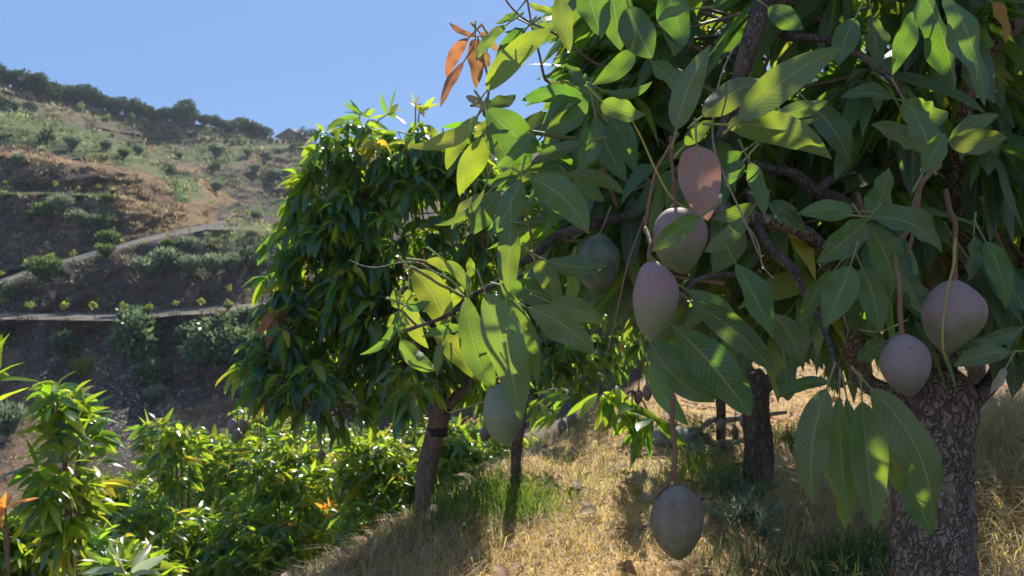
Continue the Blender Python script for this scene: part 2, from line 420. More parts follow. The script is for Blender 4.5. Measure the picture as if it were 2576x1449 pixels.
def hill_depth(x, y):
    d = hill_y(x, y)
    p = P(x, y, d); wx, wz = p[..., 0], p[..., 2]
    Y5 = for_y(LINES[5], x); Y6 = for_y(LINES[6], x); Y7 = for_y(LINES[7], x); Y8 = for_y(LINES[8], x)
    ontrack = ((y < Y5 + 2) & (y > Y6 - 2)) | ((y < Y7 + 2) & (y > Y8 - 2) & (x < 560))
    amp = np.where(ontrack, .22, 1.0)
    r = fbm(wx * .30, wz * .5, 3, 5) * 3.6 + fbm(wx * 1.1 + wz * .4, wz * 1.3, 11, 5) * 2.2
    # gullies on the cut bank under the lower track
    bank = np.clip((y - Y5) / 30, 0, 1) * np.clip((1120 - y) / 160, 0, 1)
    g = np.abs(np.sin((wx + .6 * wz) * .9 + 2.4 * fbm(wx * .3, wz * .3, 21, 3)))
    r = r + bank * g ** 2.0 * 1.7
    sc = np.clip(d / 60, .5, 1.3)
    return d + r * amp * sc

CAPS = [  # ground cover that really has its own colour: (polyline, radius px, colour)
 ([(-300, 330), (0, 300), (150, 330), (300, 390), (430, 460), (520, 505)], 36, (.21, .26, .085)),
 ([(0, 240), (200, 290), (400, 330), (700, 360)], 26, (.27, .215, .125)),
 ([(120, 370), (300, 430), (420, 480)], 12, (.15, .20, .05)),
 ([(-300, 372), (0, 392), (120, 402), (260, 424), (360, 446), (470, 510)], 15, (.44, .27, .155)),
 ([(280, 495), (400, 540), (520, 545)], 34, (.44, .285, .14)),
 ([(370, 480), (460, 520)], 22, (.36, .22, .13)), ([(330, 560), (450, 575)], 22, (.36, .23, .12)),
 ([(440, 475), (465, 500)], 11, (.10, .20, .03)),
 ([(0, 484), (130, 486)], 6, (.11, .20, .04)), ([(190, 491), (290, 494)], 6, (.11, .20, .04)),
 ([(370, 370), (480, 430), (560, 500), (590, 530)], 15, (.44, .29, .14)),
 ([(540, 590), (640, 580), (740, 600)], 24, (.28, .31, .10)),
 ([(400, 385), (560, 400), (700, 380)], 22, (.18, .22, .08)),
 ([(640, 400), (720, 410), (760, 440)], 22, (.33, .23, .125)),
 ([(-50, 1040), (40, 1010), (90, 1120), (40, 1260)], 60, (.36, .235, .15)),
 ([(0, 900), (30, 960)], 40, (.33, .23, .15)),
 ([(200, 880), (240, 935)], 28, (.36, .25, .15)), ([(400, 960), (430, 1040), (460, 1080)], 22, (.38, .25, .14)),
 ([(440, 1080), (560, 1040), (680, 1080)], 40, (.42, .27, .15)), ([(600, 860), (690, 880)], 20, (.38, .25, .16)),
 ([(90, 520), (200, 560), (150, 620)], 30, (.27, .185, .13)), ([(20, 600), (100, 640)], 25, (.25, .17, .12)),
 ([(0, 430), (150, 450), (250, 470)], 14, (.25, .17, .13)),
 ([(0, 275), (120, 300), (260, 345)], 5, (.10, .15, .05)), ([(0, 355), (120, 365), (210, 395)], 7, (.09, .14, .05)),
 ([(420, 335), (600, 348), (700, 362)], 4, (.10, .13, .06)), ([(400, 410), (560, 420), (720, 425)], 5, (.28, .22, .13)),
 ([(450, 440), (580, 452), (740, 455)], 6, (.09, .12, .06)), ([(540, 475), (740, 478)], 5, (.26, .20, .13)),
 ([(560, 525), (760, 530)], 9, (.10, .13, .06)), ([(430, 622), (560, 640), (700, 652)], 5, (.32, .27, .20)), ([(480, 610), (600, 620), (720, 625)], 7, (.11, .14, .06)),
 ([(150, 250), (300, 300), (420, 312)], 8, (.30, .24, .13)), ([(60, 740), (250, 700), (420, 680)], 7, (.17, .125, .10)), ([(0, 640), (150, 600), (330, 570)], 6, (.17, .12, .09)),
]
BASE = np.array((.150, .112, .092))
def seg_dist(x, y, pl):
    best = np.full(x.shape, 1e9)
    for (ax, ay), (bx, by) in zip(pl[:-1], pl[1:]):
        dx, dy = bx - ax, by - ay; t = np.clip(((x - ax) * dx + (y - ay) * dy) / (dx * dx + dy * dy), 0, 1)
        best = np.minimum(best, np.hypot(x - ax - t * dx, y - ay - t * dy))
    return best
def hill_col(x, y):
    x = np.asarray(x, float); y = np.asarray(y, float)
    c = np.broadcast_to(BASE, x.shape + (3,)).copy()
    far = np.clip((560 - y) / 200, 0, 1)[..., None]
    c = c * (1 - far * .5) + np.array((.115, .11, .06)) * far * .5
    wob = (vnoise(x * .05, y * .07, 77) - .5) * 26 + (vnoise(x * .18, y * .25, 78) - .5) * 16
    for pl, r, col in CAPS:
        f = np.clip(1.25 - (seg_dist(x, y, pl) + wob * min(1, r / 20)) / r, 0, 1)[..., None]
        f = np.clip(f * 2.2, 0, 1)
        c = c * (1 - f) + np.array(col) * f
    return c * .74

def build_hill():
    xs = np.concatenate([np.arange(-1300, -200, 14.), np.arange(-200, 800, 3.2), np.arange(800, 3400, 12.)])
    # rows: every control line plus steps between
    Yc = np.stack([for_y(L, xs) for L in LINES])
    for i in range(1, len(Yc)): Yc[i] = np.minimum(Yc[i], Yc[i - 1] - 1.0)
    rows = []; lab = []
    nsub = [6, 14, 16, 22, 22, 6, 22, 6, 26, 3, 26, 4, 20, 20, 3, 22]
    for i in range(len(LINES) - 1):
        for k in range(nsub[i]):
            rows.append(Yc[i] + (Yc[i + 1] - Yc[i]) * k / nsub[i]); lab.append(i)
    rows.append(Yc[-1]); Y = np.stack(rows); X = np.broadcast_to(xs, Y.shape)
    D = hill_depth(X, Y); V = P(X, Y, D)
    C = hill_col(X, Y)
    # the back of the ridge falls away
    b1 = V[-1] + np.array([0, 12, -1.0]); b2 = V[-1] + np.array([0, 60, -25.0])
    V = np.concatenate([V, b1[None], b2[None]]); C = np.concatenate([C, C[-1:], C[-1:]]); lab += [15, 15, 15]
    nr, nc = V.shape[:2]
    i, j = np.meshgrid(np.arange(nr - 1), np.arange(nc - 1), indexing='ij')
    Fq = np.stack([i * nc + j, i * nc + j + 1, (i + 1) * nc + j + 1, (i + 1) * nc + j], -1)
    li = np.array(lab[:nr - 1])[:, None] * np.ones(nc - 1, int)
    xm = xs[:-1][None] * np.ones((nr - 1, 1))
    t1 = (li == 5); t2 = (li == 7) & (xm < 600)
    V = V.reshape(-1, 3); C = C.reshape(-1, 3)
    for nm, m, mat in (('hillside', ~(t1 | t2), M_HILL), ('dirt_track', t1, M_TRACK), ('dirt_track', t2, M_TRACK)):
        f = Fq[m]; used, inv = np.unique(f.ravel(), return_inverse=True)
        o = part(nm, None, V[used], inv.reshape(-1, 4), mat, cols={'col': C[used]})
        tag(o, {'hillside': 'dry terraced hillside across the ravine'}.get(nm, 'gravel track cut along the hillside, ' + ('lower' if mat is M_TRACK and m is t1 else 'upper') + ' one'), None, kind='structure')
        o['category'] = {'hillside': 'hillside'}.get(nm, 'track')
build_hill()

# ------------------------------------------------------------------ the orchard ground
def gs(x, y): return (x + .95) * .863 - (y - 2.94) * .505 - .16          # distance right of the terrace edge
def gz(x, y):
    x = np.asarray(x, float); y = np.asarray(y, float); s = gs(x, y)
    left = -(np.sqrt(np.minimum(s, 0) ** 2 + .02) - .1414) * .85
    left = -10.5 * (1 - np.exp(left / 10.5 * 1.15))
    t = np.maximum(s - 1.55, 0)
    right = .48 * (np.sqrt(t * t + .16) - .4)
    right = np.where(right > 4, 4 + (right - 4) * .3, right)
    n = fbm(x * 1.1, y * 1.1, 40, 5) * .16 * np.clip(1 + np.abs(s) * .3, 1, 3)
    return np.where(s < 0, left, right) + n
def build_ground():
    def ax(lo, hi, c0, c1, fine):
        a = np.arange(c0, c1, fine); l = c0 - np.geomspace(.1, c0 - lo, 30)[::-1]; r = c1 + np.geomspace(.1, hi - c1, 30)
        return np.concatenate([l, a, r])
    xs = ax(-60, 80, -6, 7, .07); ys = ax(-60, 60, -1, 13, .07)
    X, Y = np.meshgrid(xs, ys); Zz = gz(X, Y)
    s = gs(X, Y)
    c = np.zeros(X.shape + (3,)); c[:] = (.60, .42, .22)
    f = np.clip((-s) / .6, 0, 1)[..., None]; c = c * (1 - f) + np.array((.17, .135, .085)) * f
    f = np.clip((s - 2.0) / .6, 0, 1)[..., None]; c = c * (1 - f) + np.array((.19, .15, .12)) * f  # shade of the bank beyond the big trunk, put into the soil colour
    nr, nc = X.shape; i, j = np.meshgrid(np.arange(nr - 1), np.arange(nc - 1), indexing='ij')
    Fq = np.stack([i * nc + j, i * nc + j + 1, (i + 1) * nc + j + 1, (i + 1) * nc + j], -1).reshape(-1, 4)
    V = np.stack([X, Y, Zz], -1).reshape(-1, 3)
    o = part('ground', None, V, Fq, M_GROUND, cols={'col': c.reshape(-1, 3)})
    tag(o, 'sloping orchard terrace of dry soil', 'ground', kind='structure')
build_ground()

def ground_hit(px, py):
    dv = P(px, py, 1.0) - np.array([0, 0, CAMZ]); t = np.linspace(1.5, 16, 1500); q = np.array([0, 0, CAMZ]) + dv * t[:, None]
    hit = np.nonzero(q[:, 2] < gz(q[:, 0], q[:, 1]))[0]
    return q[hit[0]] if len(hit) else q[-1]
def gdepth(px, py): return float(pix(ground_hit(px, py))[2])

# ------------------------------------------------------------------ foliage builders
def whorls(tips, dirs, nper, L, droop=1.1, wr=.27, spread=1.0, nu=6, nv=2, keys=None, kp=None, dense=None):
    """leaves radiating from shoot tips and hanging down, as on a mango"""
    tips = np.asarray(tips, float); dirs = nrm(np.asarray(dirs, float)); n = len(tips)
    cnt = rng.integers(nper[0], nper[1] + 1, n); idx = np.repeat(np.arange(n), cnt); m = len(idx)
    t = tips[idx]; d = dirs[idx]
    r = nrm(rng.normal(size=(m, 3))); r -= (r * d).sum(1)[:, None] * d; r = nrm(r)
    a = rng.uniform(.25, 1.35, (m, 1)) * spread
    dr = nrm(d * np.cos(a) + r * np.sin(a))
    LL = rng.uniform(L[0], L[1], (m, 1)); dp = droop * rng.uniform(.5, 1.5, (m, 1))
    p0 = t - d * rng.uniform(0, .25, (m, 1)) * LL + dr * LL * .08
    p1 = p0 + nrm(dr + np.array([0, 0, -.35]) * dp) * LL * .38
    d2 = nrm(dr + np.array([0, 0, -1.0]) * dp * 1.6); p2 = p1 + d2 * LL * .66
    N = nrm(np.cross(np.cross(d2, [0, 0, 1.0]) + .01, d2) + rng.normal(size=(m, 3)) * .6 + np.array([0, 0, .2]))
    W = (LL[:, 0] * wr * rng.uniform(.6, 1.25, m))
    V, Fq, uv, li = leaves(p0, p1, p2, W, N, nu=nu, nv=nv, wave=.05)
    keys = keys or ['g', 'd', 'b', 'v', 'y', 'o']; kp = kp or [.45, .25, .14, .12, .03, .01]
    # shoots of one age share their colour
    kt = rng.choice(keys, n, p=kp); kk = kt[idx]; rr = rng.random(m) < .35
    kk[rr] = rng.choice(keys, rr.sum(), p=kp)
    c, tr = tones(list(kk))
    return dict(V=V, Fq=Fq, uv=uv, cols={'col': c[li], 'tr': tr[li]})
def crown_points(balls, n, shell=.55, hole=0.0):
    """points inside ellipsoids [(c, r)], more of them near the skin; with outward directions"""
    vol = np.array([np.prod(b[1]) for b in balls]); vol = vol ** .75; k = rng.choice(len(balls), n, p=vol / vol.sum())
    c = np.array([b[0] for b in balls])[k]; r = np.array([b[1] for b in balls])[k]
    v = nrm(rng.normal(size=(n, 3))); q = rng.uniform(shell ** 3, 1, (n, 1)) ** (1 / 3)
    q = np.where(rng.random((n, 1)) < .10, q * rng.uniform(1.0, 1.22, (n, 1)), q)
    p = c + v * r * q; d = nrm(v + np.array([0, 0, .45]) + rng.normal(size=v.shape) * .25)
    if hole:
        s_ = hole / r.mean(); k = vnoise(p[:, 0] * s_ + p[:, 1] * s_ * .6, p[:, 2] * s_ + p[:, 1] * s_ * .4, int(n)) > .36
        p, d = p[k], d[k]
    return p, d
def ball(px, py, rp, d, dd=0.62):
    """ball seen at px,py with a radius of rp px"""
    c = P(px, py, d)
    rx, rz = (rp if np.isscalar(rp) else rp[0]) / F * d, (rp if np.isscalar(rp) else rp[1]) / F * d
    return c, np.array([rx, (rx + rz) / 2 * dd, rz])
def shoots(tips, dirs, length, rad=.004, seg=4):
    tips = np.asarray(tips); n = len(tips); out = []
    b = tips - nrm(dirs + rng.normal(size=dirs.shape) * .3 + np.array([0, .2, .5]) * 0) * length
    A = nrm(np.cross(tips - b, [.3, .2, 1.])); B = nrm(np.cross(tips - b, A))
    th = np.linspace(0, 2 * math.pi, seg, endpoint=False)
    ring = (np.cos(th)[None, :, None] * A[:, None] + np.sin(th)[None, :, None] * B[:, None])
    V = np.stack([b[:, None] + ring * rad * 1.7, tips[:, None] + ring * rad], 1).reshape(-1, 3)
    j = np.arange(seg); f = np.stack([j, (j + 1) % seg, seg + (j + 1) % seg, seg + j], -1)
    return V, (f[None] + (np.arange(n) * seg * 2)[:, None, None]).reshape(-1, 4)

# ------------------------------------------------------------------ foreground mango tree
TRL = P(2340, 1640, 2.0); TRL[2] = gz(TRL[0], TRL[1]) - .05
fore = thing('mango_tree', TRL, 'nearest mango tree, thick cracked trunk at right, boughs hung with large fruit', 'mango tree')
def zp(k, pts, d):
    d = np.broadcast_to(np.asarray(d, float), (len(pts),))
    return np.array([P(*Z(k, x, y), dd) for (x, y), dd in zip(pts, d)])
def zr(k, r, d): return np.asarray(r, float) * ZT[k][2] / F * np.asarray(d, float)
# trunk
tp = [(2352, 1690), (2345, 1500), (2345, 1380), (2348, 1250), (2352, 1120), (2358, 1030), (2350, 975), (2338, 930)]
tr_ = np.array([118, 103, 98, 94, 92, 92, 84, 50.]) / F * 2.0
tv = np.array([P(x, y, 2.03) for x, y in tp]); tv[0, 2] = min(tv[0, 2], TRL[2])
part('trunk', fore, *tube(tv, tr_, 72, 170, .13, 3), M_BARK)
def limb(name, k, pts, r, d, mat=M_LIMB, seg=12, rough=.14, parent=fore, label=None, n=None):
    d = np.broadcast_to(np.asarray(d, float), (len(pts),)); r = np.broadcast_to(np.asarray(r, float), (len(pts),)) * (.72 if 'stalk' in name or 'dry' in name else 1)
    return part(name, parent, *tube(zp(k, pts, d), zr(k, r, d), seg, n or len(pts) * 9, rough, len(pts) + int(pts[0][0])), mat, label=label)
limb('limb', 4, [(1900, 1330), (1400, 1180), (1280, 760), (1130, 360), (950, 190), (640, 110), (430, 60)], [60, 62, 56, 50, 45, 40, 34], [2.03, 1.95, 1.82, 1.70, 1.62, 1.58, 1.55], seg=18, mat=M_BARK)
limb('limb', 4, [(1850, 1300), (1900, 1000), (1960, 700), (2010, 400), (2000, 200), (2010, -700 + 150), (2120, -900), (2300, -1080), (2600, -1400)], [95, 85, 76, 70, 68, 62, 56, 58, 56], [2.05, 2.05, 2.0, 1.95, 1.9, 1.75, 1.7, 1.7, 1.8], seg=20, mat=M_BARK)
limb('limb', 4, [(2050, 1330), (2260, 1080), (2390, 700), (2420, 380), (2500, 0), (2700, -500)], [60, 54, 48, 44, 42, 38], 2.05, seg=16, mat=M_BARK)
limb('limb', 2, [(300, 900), (400, 560), (470, 320), (540, 110), (640, -150), (800, -600), (900, -1200)], [40, 52, 58, 62, 60, 50, 40], [1.6, 1.55, 1.52, 1.52, 1.6, 1.8, 2.1], seg=18)
limb('branch', 2, [(560, 60), (640, 150), (740, 235), (960, 250), (1150, 330), (1300, 430), (1400, 520), (1500, 670), (1560, 760)], [40, 34, 30, 24, 24, 24, 22, 18, 12], [2.0, 1.8, 1.62, 1.55, 1.5, 1.48, 1.46, 1.44, 1.42], seg=14, label='dark bare branch arching down to the right')
limb('branch', 2, [(330, 1000), (600, 1085), (780, 1125), (900, 1225), (1050, 1290), (1200, 1350)], [22, 30, 34, 44, 50, 30], 1.75, label='broken gnarled branch')
limb('branch_stub', 2, [(900, 1240), (1000, 1160), (1080, 1120), (1165, 1110)], [34, 30, 22, 12], 1.7)
limb('branch', 3, [(2400, -190), (2100, -120), (1800, -60), (1560, 0), (1330, 75), (1210, 180), (1090, 255), (950, 368), (790, 455), (720, 525), (590, 600), (440, 652), (345, 685)],
     [42, 38, 34, 34, 30, 30, 24, 20, 17, 13, 12, 12, 15], [1.75, 1.7, 1.65, 1.6, 1.55, 1.5, 1.45, 1.42, 1.4, 1.38, 1.36, 1.34, 1.33], seg=14, label='long brown branch reaching out to the left')
limb('branch', 3, [(740, 470), (620, 400), (520, 345), (430, 290), (395, 280), (380, 330)], [12, 11, 10, 12, 12, 8], 1.37, M_TWIGG, 8, .1)
limb('branch', 4, [(640, -60), (690, 130), (760, 285), (920, 440), (980, 575), (1090, 765), (1160, 940), (1205, 1100), (1240, 1190)], [26, 26, 26, 26, 23, 19, 18, 17, 24], [1.7, 1.6, 1.5, 1.45, 1.42, 1.4, 1.36, 1.33, 1.3])
limb('branch', 4, [(700, 480), (350, 500), (200, 640), (60, 860), (-40, 980)], [20, 17, 17, 15, 8], [1.5, 1.45, 1.42, 1.4, 1.38])
limb('branch', 1, [(1400, 1330), (1290, 1000), (1270, 760), (1290, 680)], [14, 13, 12, 14], [1.6, 1.5, 1.45, 1.42], M_TWIG, 8)
limb('branch', 3, [(1195, 210), (1165, 60), (1140, -50), (1110, -120)], [9, 9, 10, 12], [1.47, 1.44, 1.42, 1.4], M_TWIGG, 8)
limb('branch', 1, [(1700, 560), (1500, 500), (1260, 410), (1050, 250), (940, 190), (850, 150), (760, 90), (670, -20), (600, -200)], [16, 13, 10, 9, 8, 8, 7, 7, 8], [1.9, 1.8, 1.6, 1.5, 1.45, 1.45, 1.45, 1.45, 1.5], M_TWIG, 8)
limb('branch', 1, [(1280, 700), (1130, 620), (960, 530), (925, 480), (900, 360), (855, 190), (820, 0), (815, -60)], [14, 12, 11, 9, 8, 7, 6, 5], [1.6, 1.58, 1.55, 1.52, 1.5, 1.5, 1.5, 1.5], M_TWIG, 8)
limb('branch', 1, [(1150, 900), (800, 840), (590, 760), (540, 730), (565, 640), (570, 520), (540, 400), (500, 240)], [16, 14, 12, 10, 8, 8, 7, 6], [1.7, 1.6, 1.45, 1.4, 1.4, 1.42, 1.44, 1.45], M_TWIGG, 8)
limb('branch', 3, [(430, 650), (380, 600), (345, 560), (330, 545)], [10, 8, 8, 9], [1.34, 1.33, 1.31, 1.3], M_TWIG, 8)
limb('dry_twig', 3, [(730, 440), (640, 350), (540, 300), (440, 243), (300, 246), (180, 273), (80, 262), (0, 226)], [9, 8, 7, 6, 5, 4.5, 4, 3.5], [1.37, 1.36, 1.35, 1.34, 1.32, 1.3, 1.28, 1.26], M_DRY, 7, .25, label='thin dry twig curling out to the left')
limb('dry_twig', 2, [(425, 255), (350, 360), (285, 530), (245, 780), (255, 960), (330, 1160), (460, 1445), (540, 1640)], [5, 7, 8, 10, 11, 10, 9, 8], 1.2, M_DRY, 8, .2, label='long grey twig hanging beside the pink dead leaf')
limb('dry_twig', 4, [(600, 130), (690, 270), (725, 420), (800, 510)], [8, 8, 7, 5], 1.2, M_DRY, 7, .2)
limb('dry_twig', 4, [(1640, 390), (1560, 600), (1510, 760), (1490, 930), (1430, 1040)], [7, 6, 5, 5, 3], 1.32, M_TWIG, 7, .2)
limb('dry_twig', 4, [(1250, 750), (1275, 850), (1235, 960), (1210, 1080)], [9, 7, 6, 8], 1.35, M_TWIG, 7, .2)
# green and yellow fruit stalks without fruit
limb('bare_fruit_stalk', 1, [(1478, 745), (1560, 900), (1640, 1080), (1740, 1260), (1870, 1370)], [5, 8, 8, 8, 5], 1.12, M_YEL, 8, .22, label='knobbly yellow stalk crossing to the upper mango')
limb('bare_fruit_stalk', 3, [(1900, -60), (1790, 250), (1725, 540), (1665, 800)], [8, 8, 9, 6], 1.12, M_TAN, 8, .22, label='tan stalk hanging free left of the long mango')
limb('bare_fruit_stalk', 5, [(760, 262), (680, 285), (590, 316), (495, 342)], [8, 7, 6, 3], 1.36, M_YEL, 8, .2, label='short yellow-green stalk pointing left beside a mango')
limb('bare_fruit_stalk', 4, [(1965, 250), (1955, 420), (1920, 560), (1890, 760), (1885, 940), (1912, 1045)], [10, 12, 11, 9, 9, 3], 1.16, M_YEL, 8, .2, label='yellow stalk hanging in front of the large mango at right')
limb('bare_fruit_stalk', 4, [(1660, 770), (1560, 820), (1450, 850), (1340, 835)], [8, 7, 6, 3], 1.3, M_YEL, 7, .2)
limb('fruit_stalk', 2, [(1590, 1090), (1575, 1250), (1545, 1445), (1500, 1640)], [12, 16, 18, 14], 1.3, M_TAN, 9, .15)
limb('fruit_stalk', 1, [(1790, 860), (1730, 960), (1640, 1130), (1590, 1400), (1572, 1500)], [18, 15, 15, 16, 12], 1.16, M_TAN, 9, .12)
limb('branch', 2, [(1500, 1449), (1590, 1180), (1700, 1060), (1640, 1000), (1560, 760)], [14, 16, 18, 14, 12], [1.34, 1.34, 1.38, 1.4, 1.42], M_TWIG, 9)

